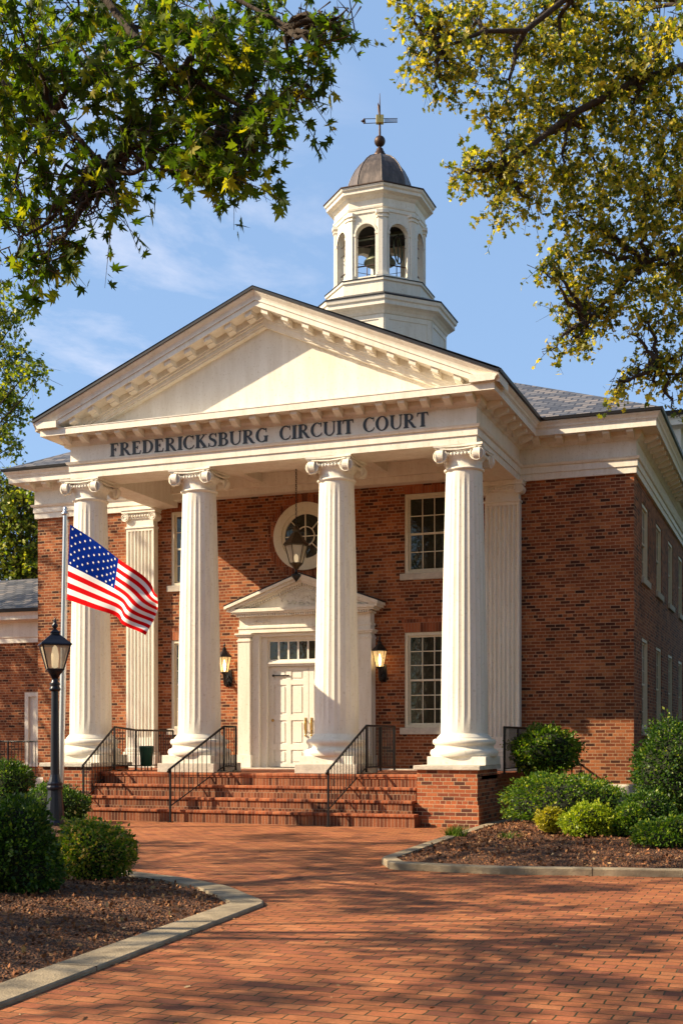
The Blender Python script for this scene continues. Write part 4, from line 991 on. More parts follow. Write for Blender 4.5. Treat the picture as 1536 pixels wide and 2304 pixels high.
# ------------------------------------------------------------------ flag and pole
FP = Vector((-3.45, -5.71, 0)); top = onp = None
def onY(u, v, Y):
    r_ = ray(u, v); k = (Y-CAM.y)/r_.y; return CAM + r_*k
ptop = onY(147.5, 1160, -5.71); pbot = Vector((onY(136.5, 1850, -5.71).x, -5.71, 0))
po = empty('flagpole', tuple(pbot)); m = MB(); dt = ptop-pbot
m.tube([(0, 0, 0), dt*.5, dt], [.062, .055, .045], 16); m.build('pole', 'alu', po)
m = MB(); m.lathe([(.05, 0), (.075, .02), (.075, .05), (.05, .07), (.04, .1), (.05, .13), (.03, .17), (.004, .19)], 16); m.build('finial', 'alu', po, loc=tuple(dt))
m = MB(); m.tube([dt*.985+Vector((.08, -.02, 0)), dt*.6+Vector((.09, -.02, 0)), dt*.3+Vector((.08, -.02, 0))], .005, 5); m.build('halyard', 'flagwhite', po)
tag(po, 'tall silver flagpole standing behind the street lamp', 'flagpole')
A, B, C_, D = onY(158, 1180, -5.75), onY(356, 1340, -5.75), onY(326, 1431, -5.75), onY(151, 1349, -5.75)
def flagP(s_, t):             # s along fly, t down
    tb = [A, onY(255, 1246, -5.75), onY(318, 1295, -5.75), B]; bb_ = [D, onY(232, 1376, -5.75), onY(280, 1402, -5.75), C_]
    def cr_(P, s_):
        x = s_*3; i = min(2, int(x)); f = x-i; p = [P[max(0, i-1)], P[i], P[i+1], P[min(3, i+2)]]
        return .5*((2*p[1]) + (-p[0]+p[2])*f + (2*p[0]-5*p[1]+4*p[2]-p[3])*f*f + (-p[0]+3*p[1]-3*p[2]+p[3])*f**3)
    p = cr_(tb, s_).lerp(cr_(bb_, s_), t)
    amp = .13*s_**.7
    p = p + Vector((0, 1, 0))*(amp*math.sin(s_*9.5 - t*3.2 + .4) + .05*s_*math.sin(s_*19+t*5)) + Vector((.02, 0, .025))*math.sin(s_*13+t*2)*s_
    return p
f = MB(); NS, NT = 50, 52
vs = [flagP(i/NS, j/NT)-A for j in range(NT+1) for i in range(NS+1)]
o_ = len(f.v); f.v += [tuple(v) for v in vs]
for j in range(NT):
    for i in range(NS):
        stripe = int((j+.5)/NT*13); canton = (i+.5)/NS < .40 and stripe < 7
        f.f.append([j*(NS+1)+i, (j+1)*(NS+1)+i, (j+1)*(NS+1)+i+1, j*(NS+1)+i+1]); f.m.append(2 if canton else (0 if stripe % 2 == 0 else 1)); f.sm.append(True)
fl = f.build('flag', ['flagred', 'flagwhite', 'flagblue'], loc=tuple(A)); tag(fl, 'American flag with stars and stripes flying from the silver pole', 'flag')
sm = MB()
for r_ in range(9):
    for c2 in range(6 if r_ % 2 == 0 else 5):
        s0 = .40*((c2+.5 if r_ % 2 == 0 else c2+1)/6); t0 = 7/13*(r_+.7)/9.4
        e1_ = (flagP(s0+.01, t0)-flagP(s0-.01, t0)).normalized(); e2_ = (flagP(s0, t0+.01)-flagP(s0, t0-.01)).normalized(); nn = e1_.cross(e2_).normalized()
        for sg in (1, -1):
            c0 = flagP(s0, t0)-A+nn*.006*sg; vs = [c0]
            for k in range(10): a_ = PI/2+k*PI/5; rr = .029 if k % 2 == 0 else .012; vs.append(c0+e1_*rr*math.cos(a_)-e2_*rr*math.sin(a_))
            sm.add(vs, [(0, 1+k, 1+(k+1) % 10) for k in range(10)])
sm.build('stars', 'flagwhite', fl)

# ------------------------------------------------------------------ foliage
def tmpl(kind):
    if kind == 'maple':
        half = [(0, 0), (.07, .06), (.36, -.04), (.24, .16), (.66, .34), (.34, .36), (.46, .72), (.16, .52), (.14, .80), (0, 1.2)]
        out = half + [(-x, y) for x, y in half[::-1][1:-1]]
        v = np.array([(0, .35, 0.04)] + [(x, y, -.10*abs(x)-.05*y*y) for x, y in out]); n = len(out)
        return v, np.array([(0, 1+i, 1+(i+1) % n) for i in range(n)])
    if kind == 'oak':
        v = np.array([(0, .4, .03), (0, 0, 0), (.30, .22, -.03), (.18, .42, 0), (.36, .66, -.05), (.10, .80, 0), (0, 1.05, -.08), (-.10, .80, 0), (-.36, .66, -.05), (-.18, .42, 0), (-.30, .22, -.03)])
        return v, np.array([(0, i, i % 10+1) for i in range(1, 11)])
    v = np.array([(0, 0, 0), (.30, .45, .06), (0, 1, -.04), (-.30, .45, .06)]); return v, np.array([(0, 1, 2), (0, 2, 3)])
def leaves(name, pts, size, kind, mat, parent, droop=0.0, seed=0, origin=None, outward=None):
    r = np.random.default_rng(seed); pts = np.asarray(pts); n = len(pts); tv, tf = tmpl(kind)
    d = r.normal(size=(n, 3)); d[:, 2] -= droop*1.6
    if outward is not None: d = d*.8 + outward*1.3
    d /= np.linalg.norm(d, axis=1)[:, None]
    a = r.normal(size=(n, 3)); nrm = np.cross(d, a); nrm /= np.linalg.norm(nrm, axis=1)[:, None]; x = np.cross(d, nrm)
    s = size*r.uniform(.5, 1.3, n)
    V = pts[:, None, :] + s[:, None, None]*(tv[None, :, 0, None]*x[:, None, :] + (tv[None, :, 1, None])*d[:, None, :] + tv[None, :, 2, None]*nrm[:, None, :])
    if origin is not None: V = V - np.asarray(origin)
    F = tf[None]+(np.arange(n)*len(tv))[:, None, None]
    me = bpy.data.meshes.new(name); nv = n*len(tv); nf = n*len(tf)
    me.vertices.add(nv); me.vertices.foreach_set('co', V.reshape(-1).astype(np.float32))
    me.loops.add(nf*3); me.loops.foreach_set('vertex_index', F.reshape(-1).astype(np.int32))
    me.polygons.add(nf); me.polygons.foreach_set('loop_start', np.arange(nf, dtype=np.int32)*3); me.polygons.foreach_set('loop_total', np.full(nf, 3, dtype=np.int32))
    me.materials.append(M[mat]); me.update(calc_edges=True); me.validate()
    o = bpy.data.objects.new(name, me); COL.objects.link(o)
    if parent: o.parent = parent
    return o
def clump_pts(clusters, r, twig=.22, tm=None, org=None):
    """clusters: (centre, radius(3), n leaves); leaves sit along short drooping twigs inside each"""
    out = []
    for c, R, n in clusters:
        R = np.array(R) if hasattr(R, '__len__') else np.array([R, R, R*.8]); c = np.array(c)
        k = max(2, n//11); u = r.normal(size=(k, 3)); u /= np.linalg.norm(u, axis=1)[:, None]; q = u*(r.uniform(0, 1, k)**.5)[:, None]
        tw = c+q*R*.85; d = q*.7+r.normal(size=(k, 3))*.45+np.array([0, 0, -.28]); d /= np.linalg.norm(d, axis=1)[:, None]
        ln = twig*r.uniform(.9, 2.3, k); idx = r.integers(0, k, n); t = r.uniform(-.1, 1, (n, 1))
        p = tw[idx]+d[idx]*ln[idx][:, None]*t; p[:, 2] -= (t[:, 0]**2)*ln[idx]*.18
        out.append(p + r.normal(size=(n, 3))*twig*.13)
        if tm is not None:
            for j in range(k):
                a = tw[j]-d[j]*ln[j]*.5-org; b = tw[j]+d[j]*ln[j]-org; b[2] -= ln[j]*.18
                tm.tube([a, (a+b)/2+np.array([0, 0, ln[j]*.05]), b], [twig*.03, twig*.02, twig*.008], 3)
    return np.concatenate(out)
def limbs(mb, base, targets, r0, r, org):
    base = Vector(base)
    for tg in targets:
        tg = Vector(tg); mid = base.lerp(tg, .5)+Vector((r.uniform(-.3, .3), r.uniform(-.3, .3), r.uniform(.0, .5)))*(.12*(tg-base).length)
        pts = []
        for i in range(9):
            t = i/8; p = base*(1-t)**2+mid*2*t*(1-t)+tg*t*t; p += Vector(r.normal(size=3))*.03*min(1, t*4); pts.append(p-Vector(org))
        mb.tube(pts, [r0*(1-.85*i/8) for i in range(9)], 7)
        for i in (3, 4, 5, 6, 7, 8):
            for _ in range(2):
                d = Vector(r.normal(size=3)).normalized()*min(1.1, (tg-base).length*r.uniform(.08, .2)); q = pts[i]
                mb.tube([q, q+d*.5+Vector(r.normal(size=3))*.05, q+d], [r0*(1-.85*i/8)*.5, r0*.10, .006], 5)
# --- big maple to the left of the viewer: its limbs hang into the top left, its crown shades the yard
def tree(name, trunk, th, tr_, clusters, leafsz, kind, mat, label, seed, droop=.3, group=None, twig=.22, limb_r=.10, mains=None):
    r = np.random.default_rng(seed); T0 = Vector(trunk); root = empty(name, tuple(T0)); tm = MB()
    fork = T0+Vector((0, 0, th)); tm.tube([(0, 0, -.1), (0, 0, .4), (.08, .05, th*.5), (0, 0, th)], [tr_*1.5, tr_*1.05, tr_*.85, tr_*.7], 14)
    mains = mains or []
    ends = [c[0] for c in clusters]
    hubs = []
    for mpts, rr in mains:
        P_ = [Vector(p)-T0 for p in mpts]; tm.tube(P_, list(np.linspace(rr, rr*.25, len(P_))), 9); hubs += [Vector(p) for p in mpts[1:]]
    if not hubs: hubs = [fork]
    for c in ends:
        h = min(hubs, key=lambda q: (q-Vector(c)).length); limbs(tm, h, [c], min(limb_r, .035+.02*(h-Vector(c)).length), r, T0)
    pts = clump_pts(clusters, r, twig, tm, np.array(T0))
    tm.build('trunk', 'bark', root)
    leaves('crown', pts, leafsz, kind, mat, root, droop, seed+1, origin=tuple(T0))
    tag(root, label, 'tree', group); return root
def cl(u, v, d, rp, n, fl=.8):       # a leafy clump at photo position u,v and distance d, radius in photo px
    R = rp/FPX*d; return (tuple(at(u, v, d)), (R, R, R*fl), n)
LM = []
for (u, v, d, rp, n) in [(520, 330, 8.9, 55, 90), (480, 395, 8.8, 36, 40), (555, 340, 8.8, 36, 36), (310, 270, 9, 50, 60), (400, 320, 8.9, 46, 56), (290, 320, 8.9, 26, 16), (545, 385, 8.8, 34, 34), (40, 60, 9, 120, 260), (180, 40, 10, 130, 280), (330, 50, 9.5, 130, 300), (480, 60, 9, 120, 260), (600, 50, 9.5, 100, 190), (690, 50, 9, 70, 95), (750, 50, 8.8, 42, 26),
    (60, 190, 9.5, 120, 260), (200, 170, 9, 110, 220), (330, 150, 9, 100, 200), (460, 170, 9, 110, 240), (570, 170, 9.2, 90, 160), (650, 140, 9, 60, 75), (660, 230, 8.8, 32, 18),
    (430, 270, 9, 90, 130), (330, 250, 9.2, 60, 70), (540, 260, 9, 75, 100), (620, 265, 9, 40, 26), (470, 350, 9, 52, 48), (530, 385, 8.9, 36, 26), (430, 380, 9, 30, 16), (560, 300, 9, 30, 14),
    (50, 320, 9.5, 110, 220), (150, 300, 9, 70, 90), (190, 380, 9, 50, 50), (120, 400, 9, 70, 95), (30, 430, 9.5, 80, 120), (230, 430, 9, 42, 34), (265, 450, 8.8, 22, 10), (180, 470, 9, 50, 40), (60, 520, 9, 75, 100), (130, 560, 9, 38, 26), (20, 570, 9, 45, 36), (105, 590, 8.9, 18, 7), (320, 310, 8.9, 32, 16),
    (470, 330, 8.8, 60, 90), (500, 380, 8.8, 48, 60), (440, 345, 8.9, 45, 46), (545, 405, 8.7, 26, 18), (415, 385, 8.8, 24, 16), (640, 240, 8.7, 50, 60), (600, 300, 8.8, 34, 24), (680, 200, 8.7, 34, 26), (700, 130, 8.8, 40, 34), (730, 90, 8.7, 36, 26), (775, 60, 8.7, 22, 12), (790, 20, 8.7, 20, 12), (340, 330, 8.9, 40, 30), (300, 290, 9, 45, 40), (250, 470, 8.8, 30, 20), (210, 480, 8.9, 38, 30), (150, 530, 8.9, 42, 34), (90, 570, 8.9, 40, 34), (90, 120, 11.5, 170, 300), (300, 90, 12, 170, 280), (500, 90, 12, 130, 200), (30, 300, 12, 130, 200)]:
    LM.append(cl(u, v, d, rp, int(n*.9)))
rr = np.random.default_rng(5)
for i in range(170):                    # the rest of the crown, off to the left, dappling the paving
    x = rr.uniform(-11, 3.0); y = rr.uniform(-26, -12.5); z = rr.uniform(6.2, 9.6)
    p = Vector((x, y, z))-CAM; s_, c2 = math.sin(TH), math.cos(TH); dd = -s_*p.x+c2*p.y; aa = (c2*p.x+s_*p.y)/dd if dd > 0 else -9
    if aa > -.36: continue
    LM.append(((x, y, z), (.52, .52, .28), 190))
for i in range(26): LM.append(((rr.uniform(-9, -3.2), rr.uniform(-24, -18.5), rr.uniform(6, 8.5)), (.7, .7, .35), 150))
T1 = (-3.2, -21.5, 0)
tree('maple_tree', T1, 4.2, .34, LM, .088, 'maple', 'leaf_maple', 'big maple whose dark leafy limbs hang into the top left', 21, droop=.45, limb_r=.028, twig=.20,
     mains=[([(-3.2, -21.5, 4.0), (-.5, -21.4, 6.2), tuple(at(-60, 150, 10)), tuple(at(120, 250, 9.3)), tuple(at(240, 380, 9))], .06),
            ([(-3.2, -21.5, 4.1), (0, -21.0, 7.4), tuple(at(170, -90, 9.8)), tuple(at(300, 80, 9.3)), tuple(at(400, 160, 9)), tuple(at(560, 250, 9))], .055),
            ([(-3.2, -21.5, 4.1), (-1, -20.5, 8.5), tuple(at(420, -60, 9.6)), tuple(at(650, 60, 9))], .045),
            ([(-3.2, -21.5, 4.0), (-5.0, -20, 6.2), (-8, -18.5, 7.6)], .16), ([(-3.2, -21.5, 4.0), (-4.0, -18, 6.5), (-3, -15, 7.8)], .16), ([(-3.2, -21.5, 4.0), (-5, -23.6, 6.5), (-8, -24, 8)], .15)])
# --- right-hand tree
RT = []
for (u, v, d, rp, n) in [(930, 20, 15, 50, 160), (990, 60, 15, 75, 420), (1060, 40, 15.5, 80, 420), (940, 130, 15, 45, 150), (1010, 150, 15, 60, 260), (1080, 150, 15, 50, 180), (980, 200, 15, 32, 60), (1130, 90, 16, 70, 300), (900, 5, 15, 18, 24),
    (1200, 40, 16, 90, 480), (1300, 40, 16, 100, 560), (1420, 60, 16, 110, 640), (1510, 60, 15, 90, 480), (1240, 130, 16, 90, 480), (1360, 150, 16, 100, 600), (1480, 170, 16, 100, 600),
    (1130, 230, 15.5, 60, 260), (1200, 230, 16, 80, 420), (1300, 250, 16, 90, 520), (1420, 280, 16, 100, 600), (1520, 300, 16, 90, 480), (1100, 260, 15.5, 28, 50),
    (1140, 320, 15.5, 55, 230), (1210, 320, 16, 70, 340), (1060, 370, 15.5, 55, 240), (1120, 390, 15.5, 60, 260), (1020, 390, 15.3, 28, 50), (1180, 400, 16, 60, 280), (1120, 470, 15.4, 45, 120), (1190, 460, 15.6, 40, 100), (1270, 380, 16, 80, 440), (1350, 400, 16.5, 90, 540), (1450, 420, 16, 100, 600), (1520, 450, 16, 80, 420),
    (1290, 480, 16, 65, 300), (1370, 520, 16, 80, 420), (1460, 550, 16, 90, 500), (1530, 600, 16, 70, 380), (1290, 560, 16, 50, 190), (1240, 600, 15.6, 36, 120), (1215, 610, 15.5, 18, 26), (1330, 620, 16, 70, 340), (1420, 640, 16, 70, 340),
    (1310, 690, 16, 60, 240), (1270, 700, 15.8, 38, 100), (1360, 700, 16, 50, 180), (1280, 770, 15.6, 38, 80), (1230, 785, 15.4, 22, 28), (1320, 750, 15.8, 36, 80), (1460, 720, 16, 45, 160), (1520, 700, 16, 50, 210), (1420, 750, 16, 22, 34),
    (1500, 800, 16, 50, 220), (1440, 830, 15.8, 38, 110), (1400, 860, 15.7, 30, 70), (1380, 885, 15.6, 15, 20), (1530, 850, 16, 36, 100), (1470, 860, 15.8, 26, 50), (1525, 930, 15.8, 14, 16),
    (1350, 200, 19, 150, 800), (1480, 380, 19, 130, 700), (1250, 80, 19, 130, 600), (1500, 620, 19, 90, 380)]:
    RT.append(cl(u, v, d, rp, int(n*1.25)))
T2 = tuple(at(2150, 1670, 17).to_2d())+(0,)
for i in range(26):
    p = at(rr.uniform(1640, 2500), rr.uniform(-300, 700), rr.uniform(14, 21)); RT.append((tuple(p), (1.2, 1.2, .8), 420))
tree('spreading_tree', T2, 4.5, .38, RT, .082, 'oak', 'leaf_oak', 'tall golden green tree spreading in from the right edge over the roof', 33, droop=.3, limb_r=.04, twig=.17,
     mains=[([Vector(T2)+Vector((0, 0, 4.3)), at(1750, 300, 16.5), at(1600, 130, 16.2), at(1430, 185, 16), at(1280, 260, 15.8), at(1130, 380, 15.5)], .11),
            ([Vector(T2)+Vector((0, 0, 4.3)), at(1800, 250, 16.5), at(1650, 0, 16.2), at(1280, -10, 15.6), at(1180, 70, 15.2), at(1090, 70, 15), at(990, 110, 15)], .07),
            ([Vector(T2)+Vector((0, 0, 4.2)), at(1800, 560, 16.5), at(1600, 540, 16.2), at(1450, 590, 16), at(1320, 720, 15.8)], .08),
            ([Vector(T2)+Vector((0, 0, 4.2)), at(1850, 760, 16.5), at(1620, 760, 16.2), at(1480, 820, 15.9)], .07)])
# --- trees at the far left
LT = [cl(u, v, d, rp, n) for (u, v, d, rp, n) in [(0, 640, 50, 26, 110), (10, 710, 50, 50, 520), (50, 700, 50, 26, 90), (-60, 740, 50, 90, 800), (20, 800, 50, 55, 560), (65, 835, 49, 36, 210), (10, 880, 50, 60, 560), (-70, 900, 50, 90, 800), (97, 845, 49, 18, 50), (45, 920, 50, 42, 260), (10, 970, 50, 38, 230), (30, 1000, 50, 28, 110), (-60, 1020, 50, 70, 400), (-140, 800, 51, 120, 900), (-150, 1000, 51, 110, 700), (-60, 600, 51, 80, 400)]]
tree('leafy_tree', tuple(at(-260, 1670, 50.5).to_2d())+(0,), 9, .5, LT, .19, 'oak', 'leaf_far', 'green tree at the left edge reaching up beside the pediment', 44, limb_r=.09, twig=.45, group='trees left of the courthouse')
LT = [cl(u, v, d, rp, n) for (u, v, d, rp, n) in [(40, 1110, 44, 45, 700), (70, 1150, 44, 50, 800), (20, 1180, 44, 60, 900), (80, 1220, 44, 50, 800), (30, 1250, 44, 60, 900), (60, 1290, 44, 60, 900), (-30, 1150, 44, 70, 800), (-30, 1270, 44, 70, 800), (0, 1090, 44, 34, 300), (110, 1180, 45, 60, 500), (110, 1260, 45, 60, 500)]]
tree('leafy_tree', tuple(at(90, 1670, 44.5).to_2d())+(0,), 5, .3, LT, .17, 'oak', 'leaf_far', 'sunlit green tree behind the low annex roof', 45, limb_r=.05, twig=.5, group='trees left of the courthouse')
# shade trees out of view on the left, towards the sun
sh = [((rr.uniform(-23, -15), rr.uniform(-15, -6), rr.uniform(5.0, 9.0)), (1.5, 1.5, .9), 170) for i in range(24)]
sh += [((rr.uniform(-24, -17), rr.uniform(-4.5, -1), rr.uniform(8, 11.5)), (1.4, 1.4, .9), 170) for i in range(20)] + [((rr.uniform(-25, -17), rr.uniform(-5.5, -.5), rr.uniform(10.5, 14.5)), (1.4, 1.4, .9), 200) for i in range(22)]
tree('shade_tree', (-18.5, -10.5, 0), 4, .32, sh, .16, 'maple', 'leaf_maple', 'shade tree standing on the lawn left of the flagpole', 46, limb_r=.06, twig=.5)

sh = [((rr.uniform(11.2, 15), rr.uniform(-1, 16), rr.uniform(.8, 14.5)), (1.6, 1.6, 1.5), 420) for i in range(84)]  # leaf mass added out of view to keep sky light off the side wall
tree('sky_blocking_tree', (13.5, 7, 0), 3, .3, sh, .21, 'oak', 'leaf_far', 'dense unseen tree added to block sky light from the right side wall', 47, limb_r=.06, twig=.6)
for k_, (x_, y_, h_, lab_) in enumerate(((-6, -41, 12, 'tall unseen tree added across the yard on the left to block sky light'), (6, -40, 13, 'tall unseen tree added directly behind the viewer to block sky light'), (18, -38, 12, 'tall unseen tree added behind the viewer on the right to block sky light'), (27, -27, 12, 'tall unseen tree added at the right side of the yard to block sky light'), (24, -12, 11, 'tall unseen tree added right of the mulch bed to block sky light'))):
    sh = [((x_+rr.uniform(-5, 5), y_+rr.uniform(-3, 3), rr.uniform(2.5, h_)), (2.2, 2.2, 1.7), 200) for i in range(30)]  # unseen crowns added around the yard to cut sky fill on the facade
    tree('shade_tree', (x_, y_, 0), 3, .4, sh, .34, 'oak', 'leaf_far', lab_, 60+k_, limb_r=.1, twig=.8)
# --- shrubs
def shrub(u, vt, vb, wpx, Yg, mat, label, leaf=.035, n=5200, name='round_shrub', dep=None, group=None, loose=.05, kind='simple', hz=None, seed=1, squash=1.0, xy=None, flat=0.0):
    """u: middle, vt/vb: top/bottom in the photo; Yg: world Y of its middle"""
    r = np.random.default_rng(seed); p = onY(u, 1700, Yg); d = (p-CAM).dot(Vector((-math.sin(TH), math.cos(TH), 0)))
    z1 = 1.6+(HOR-vt)/FPX*d; z0 = 1.6+(HOR-vb)/FPX*d; hx = wpx/2/FPX*d; hy = dep/2 if dep else hx
    zg = 0.05
    for poly, h in ((inL, hzL), (inR, hzR)):
        if pip(p.x, p.y, poly): zg = h(p.x, p.y)
    zc = (z0+z1)/2; hzv = (z1-z0)/2
    root = empty(name, (p.x, p.y, zg-.02)); O = np.array([p.x, p.y, zg-.02])
    dr = r.normal(size=(n, 3)); dr /= np.linalg.norm(dr, axis=1)[:, None]
    ph = r.uniform(0, 6, 9)
    def lump(q): return .99+.11*np.sin(q[:, 0]*3.4+ph[0])*np.sin(q[:, 1]*4+ph[1]) + .075*np.sin(q[:, 2]*6+ph[2]+q[:, 0]*3) + .06*np.sin(q[:, 0]*11+ph[3])*np.sin(q[:, 2]*10+ph[4])+.03*np.sin(q[:, 1]*15+ph[5])
    e = 1.0-flat*.35
    sd = np.sign(dr)*np.abs(dr)**e if flat else dr
    if flat: sd = sd/np.linalg.norm(sd, axis=1)[:, None]*(1+.13*flat*(1-np.max(np.abs(dr), axis=1))[:, None]*2)
    rad_ = lump(dr)*(1-np.abs(r.normal(size=n))*.10)+ (r.uniform(size=n) < .10)*r.uniform(0, loose*2.2, n)
    P_ = np.stack([sd[:, 0]*hx*rad_, sd[:, 1]*hy*rad_, sd[:, 2]*hzv*rad_], 1)+np.array([p.x, p.y, zc])
    for _ in range(26):                  # stray shoots
        q = r.normal(size=3); q[2] = abs(q[2]); q /= np.linalg.norm(q); m_n = 14; tt = np.linspace(.86, 1.0+r.uniform(.06, .20), m_n)[:, None]
        sp = np.array([p.x, p.y, zc])+q*np.array([hx, hy, hzv])*tt+r.normal(size=(m_n, 3))*leaf*.45; P_ = np.concatenate([P_, sp]); dr = np.concatenate([dr, np.repeat(q[None], m_n, 0)])
    keep = P_[:, 2] > zg+.03; P_ = P_[keep]; dk = dr[keep]
    leaves('foliage', P_, leaf, kind, mat, root, 0, seed+3, origin=O, outward=dk)
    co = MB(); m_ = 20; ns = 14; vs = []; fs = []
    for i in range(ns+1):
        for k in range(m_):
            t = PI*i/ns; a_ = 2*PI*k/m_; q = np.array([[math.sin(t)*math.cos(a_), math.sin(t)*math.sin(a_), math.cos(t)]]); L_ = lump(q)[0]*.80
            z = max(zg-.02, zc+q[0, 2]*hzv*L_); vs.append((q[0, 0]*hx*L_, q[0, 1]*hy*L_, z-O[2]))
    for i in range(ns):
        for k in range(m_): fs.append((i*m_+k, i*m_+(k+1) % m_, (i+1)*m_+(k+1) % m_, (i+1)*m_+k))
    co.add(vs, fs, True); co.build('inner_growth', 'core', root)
    st_ = MB()
    for k in range(6):
        a_ = r.uniform(0, 6.28); x_, y_ = math.cos(a_)*hx*.35, math.sin(a_)*hy*.35; st_.tube([(x_*.2, y_*.2, -.03), (x_*.7, y_*.7, (zc-zg)*.5), (x_, y_, zc-zg)], [.022, .016, .01], 6)
    st_.build('stems', 'twig', root)
    tag(root, label, 'shrub', group); return root
GR = 'shrubs in the right hand bed'; GL = 'shrubs in the left hand bed'
shrub(1226, 1638, 1742, 158, -1.5, 'leaf_box', 'round shrub on bare stems against the brick wall beside the porch railing', leaf=0.075, n=4521, group=GR, seed=2, loose=.08)
shrub(1272, 1740, 1880, 268, -4.6, 'leaf_box', 'wide clipped hedge shrub right of the brick pedestal', leaf=0.056, n=11304, group=GR, seed=3, flat=.7, dep=1.5)
shrub(1525, 1622, 1850, 190, -2.6, 'leaf_boxd', 'tall dark shrub at the right edge beside the building corner', leaf=0.069, n=10434, group=GR, seed=4, loose=.10)
shrub(1455, 1778, 1885, 120, -6.2, 'leaf_boxd', 'dark green shrub between the wide hedge shrub and the right edge', leaf=0.050, n=5217, group=GR, seed=5)
shrub(1237, 1820, 1872, 62, -7.9, 'leaf_yel', 'smallest shrub, bright yellow green, in front of the wide hedge shrub', leaf=0.044, n=1913, group=GR, seed=6)
shrub(1325, 1808, 1900, 122, -8.2, 'leaf_lime', 'bright lime green rounded shrub right of the small yellow one', leaf=0.048, n=5652, group=GR, seed=7)
shrub(1415, 1812, 1900, 84, -8.1, 'leaf_box', 'narrow mid green shrub right of the lime green one', leaf=0.048, n=3652, group=GR, seed=8)
shrub(1500, 1840, 1945, 150, -9.4, 'leaf_box', 'low shrub nearest the kerb at the right edge', leaf=0.050, n=5652, group=GR, seed=9)
shrub(22, 1708, 1830, 105, -5.0, 'leaf_boxd', 'dark shrub at the far left edge before the left pedestal', leaf=0.056, n=5652, group=GL, seed=10)
shrub(122, 1764, 1872, 156, -6.0, 'leaf_boxd', 'dark rounded shrub behind the foot of the street lamp', leaf=0.053, n=7826, group=GL, seed=11)
shrub(20, 1800, 2075, 232, -16.2, 'leaf_boxd', 'large dark shrub in the left foreground cut by the picture edge', leaf=0.048, n=13043, group=GL, seed=12, loose=.07)
shrub(208, 1848, 2010, 178, -14.6, 'leaf_mix', 'shrub with bronze tipped leaves at the kerb in the left foreground', leaf=0.043, n=10434, group=GL, seed=13, loose=.08)
# grass tuft
def tuft(x, y, z, n, h, label, seed):
    r = np.random.default_rng(seed); m = MB()
    for i in range(n):
        a_ = r.uniform(0, 6.28); q = r.uniform(0, .13); bx, by = q*math.cos(a_)*1.3, q*math.sin(a_); l = Vector((r.normal()*.05, r.normal()*.05, h*r.uniform(.5, 1.1))); w_ = Vector((math.cos(a_+1), math.sin(a_+1), 0))*.006
        b0 = Vector((bx, by, 0)); m.add([b0-w_, b0+w_, b0+l*.6+w_*.7, b0+l*.6-w_*.7, b0+l+Vector((l.x, l.y, 0))*.8], [(0, 1, 2, 3), (3, 2, 4)])
    tag(m.build('grass_tuft', 'leaf_box', loc=(x, y, z)), label, 'grass tuft')
tuft(5.42, -8.2, .15, 260, .17, 'small green grass tuft by the bend of the right kerb', 3)
tuft(6.35, -8.6, hzR(6.35, -8.6), 70, .12, 'tiny weed growing in the mulch of the right bed', 4)
# mulch chips and fallen leaves
def scatter(name, inn, hz, n, size, mat, seed, xr, yr, kind='simple', lift=.01):
    r = np.random.default_rng(seed); P_ = []
    while len(P_) < n:
        x, y = r.uniform(*xr), r.uniform(*yr)
        if pip(x, y, inn): P_.append((x, y, hz(x, y)+lift))
    o = leaves(name, P_, size, kind, mat, None, 0, seed+1); return o
o = scatter('mulch_chips', inR, hzR, 9000, .05, 'chip', 51, (4.8, 10.5), (-12, -4)); tag(o, 'brown bark chips covering the right bed', 'mulch', kind='stuff')
o = scatter('mulch_chips', inL, hzL, 12000, .042, 'chip', 52, (1.0, 6), (-22.5, -12.5)); tag(o, 'brown bark chips covering the left bed', 'mulch', kind='stuff')
P_ = []
r = np.random.default_rng(9)
for i in range(170):
    if i < 110: x, y = r.uniform(3, 5.5), r.uniform(-21, -14)
    else: x, y = r.uniform(5.3, 9.5), r.uniform(-11.6, -6)
    for poly, h in ((inL, hzL), (inR, hzR)):
        if pip(x, y, poly): P_.append((x, y, h(x, y)+.02))
o = leaves('fallen_leaves', P_, .05, 'oak', 'dryleaf', None, 0, 77); tag(o, 'dry leaves lying on the mulch', 'leaves', kind='stuff')

P_ = []
while len(P_) < 520:                 # chips spilled over the kerbs
    poly = (BL, BR_)[r.integers(0, 2)]; x, y = r.uniform(1, 11), r.uniform(-22, -7)
    if not pip(x, y, poly) and edge_dist(x, y, poly) < abs(r.normal())*.16: P_.append((x, y, .004))
o = leaves('spilled_mulch', P_, .035, 'simple', 'chip', None, 0, 79); o.scale.z = .3; tag(o, 'bark chips spilled along the kerbs onto the paving', 'mulch', kind='stuff')
P_ = []
while len(P_) < 90:
    x, y = r.uniform(-1, 12), r.uniform(-22, -5)
    if not any(pip(x, y, p_) for p_ in (BL, BR_)): P_.append((x, y, .004))
o = leaves('paving_leaves', P_, .05, 'oak', 'dryleaf', None, 0, 78); o.scale.z = .35; tag(o, 'few dry leaves scattered on the brick paving', 'leaves', kind='stuff')

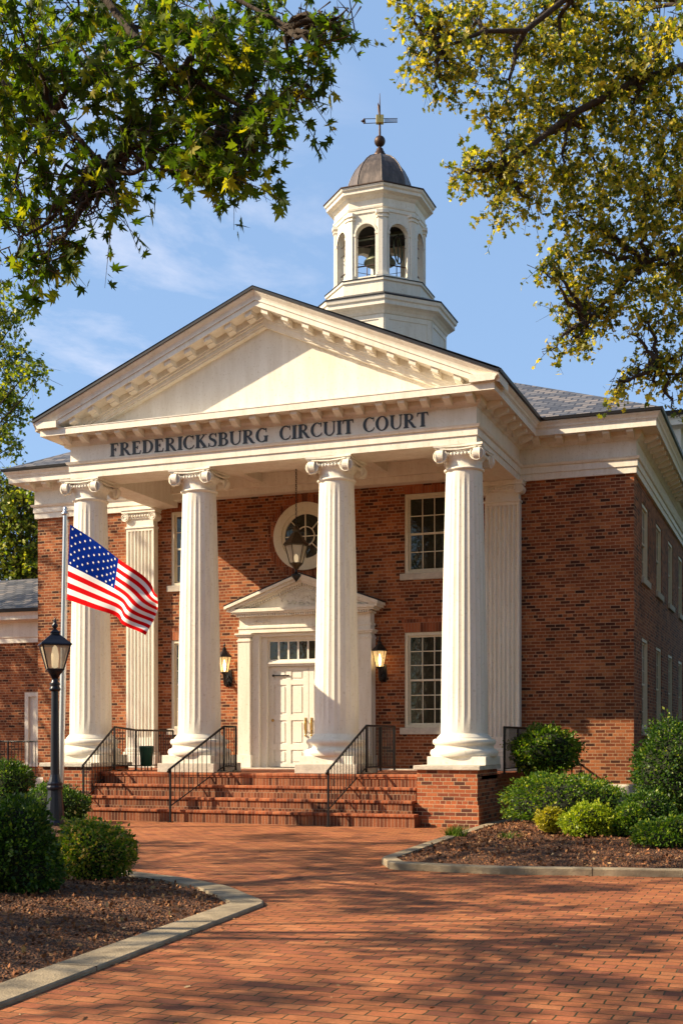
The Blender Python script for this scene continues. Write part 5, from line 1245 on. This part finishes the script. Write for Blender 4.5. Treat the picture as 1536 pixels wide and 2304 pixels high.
# ------------------------------------------------------------------ light, sky, camera
AZ_, EL = rad(62), rad(33)          # azimuth from -Y towards -X
sd = Vector((-math.sin(AZ_)*math.cos(EL), -math.cos(AZ_)*math.cos(EL), math.sin(EL)))
ld = bpy.data.lights.new('sun', 'SUN'); ld.energy = 5.0; ld.angle = rad(.5); ld.color = (1, .82, .57)
lo = bpy.data.objects.new('sun', ld); COL.objects.link(lo); lo.rotation_euler = sd.to_track_quat('Z', 'Y').to_euler(); lo.location = (-20, -20, 30)
W = bpy.data.worlds.new('World'); S.world = W; W.use_nodes = True; nt = W.node_tree; bg = nt.nodes['Background']
sky = nt.nodes.new('ShaderNodeTexSky'); sky.sky_type = 'NISHITA'; sky.sun_disc = False; sky.sun_elevation = EL; sky.sun_rotation = math.atan2(sd.x, sd.y)
sky.air_density = 1.0; sky.dust_density = 1.0; sky.ozone_density = 2.0
tc = nt.nodes.new('ShaderNodeTexCoord'); mp = nt.nodes.new('ShaderNodeMapping'); mp.inputs['Scale'].default_value = (1.2, 1.2, 3.6); mp.inputs['Location'].default_value = (.35, .2, .1); L(nt, tc.outputs['Generated'], mp.inputs[0])
nz = N(nt, 'ShaderNodeTexNoise', Scale=3.2, Detail=9.0, Roughness=.62, Distortion=.5); L(nt, mp.outputs[0], nz.inputs['Vector'])
cr_ = ramp(nt, [(.52, (0, 0, 0)), (.78, (1, 1, 1))]); L(nt, nz.outputs['Fac'], cr_.inputs[0])
# wisps thin out towards the zenith and towards the east
dt_ = nt.nodes.new('ShaderNodeVectorMath'); dt_.operation = 'DOT_PRODUCT'; L(nt, tc.outputs['Generated'], dt_.inputs[0])
cd = ray(130, 760).normalized(); dt_.inputs[1].default_value = cd
mr = N(nt, 'ShaderNodeMapRange'); mr.inputs[1].default_value = .955; mr.inputs[2].default_value = .998; mr.inputs[3].default_value = 0; mr.inputs[4].default_value = .40; L(nt, dt_.outputs['Value'], mr.inputs[0])
mu = N(nt, 'ShaderNodeMath', operation='MULTIPLY'); L(nt, cr_.outputs[0], mu.inputs[0]); L(nt, mr.outputs[0], mu.inputs[1])
mixo = mixc(nt, mu.outputs[0], sky.outputs[0], (10.5, 9.3, 8.8))
# pale blue veil painted into the sky ahead, brightening it behind the building
dv = nt.nodes.new('ShaderNodeVectorMath'); dv.operation = 'DOT_PRODUCT'; L(nt, tc.outputs['Generated'], dv.inputs[0]); dv.inputs[1].default_value = ray(700, 900).normalized()
mv = N(nt, 'ShaderNodeMapRange'); mv.inputs[1].default_value = .55; mv.inputs[2].default_value = .96; mv.inputs[3].default_value = 0; mv.inputs[4].default_value = .62; L(nt, dv.outputs['Value'], mv.inputs[0])
veil = mixc(nt, mv.outputs[0], sky.outputs[0], (2.35, 3.75, 6.1)); nt.links.remove(mixo.node.inputs[6].links[0]); L(nt, veil, mixo.node.inputs[6])
L(nt, mixo, bg.inputs[0]); bg.inputs[1].default_value = .088
cam = bpy.data.cameras.new('camera'); co_ = bpy.data.objects.new('camera', cam); COL.objects.link(co_); S.camera = co_
cam.sensor_fit = 'VERTICAL'; cam.sensor_height = 36; cam.lens = 36*FPX/2304; cam.shift_y = (HOR-1152)/2304; cam.clip_end = 2000
co_.location = CAM; co_.rotation_euler = (PI/2, 0, TH)
S.view_settings.view_transform = 'Standard'; S.view_settings.look = 'None'; S.view_settings.gamma = 1; S.view_settings.exposure = 0.92; S.view_settings.use_curve_mapping = False
S.render.resolution_x, S.render.resolution_y = 682, 1024
S.render.engine = 'CYCLES'
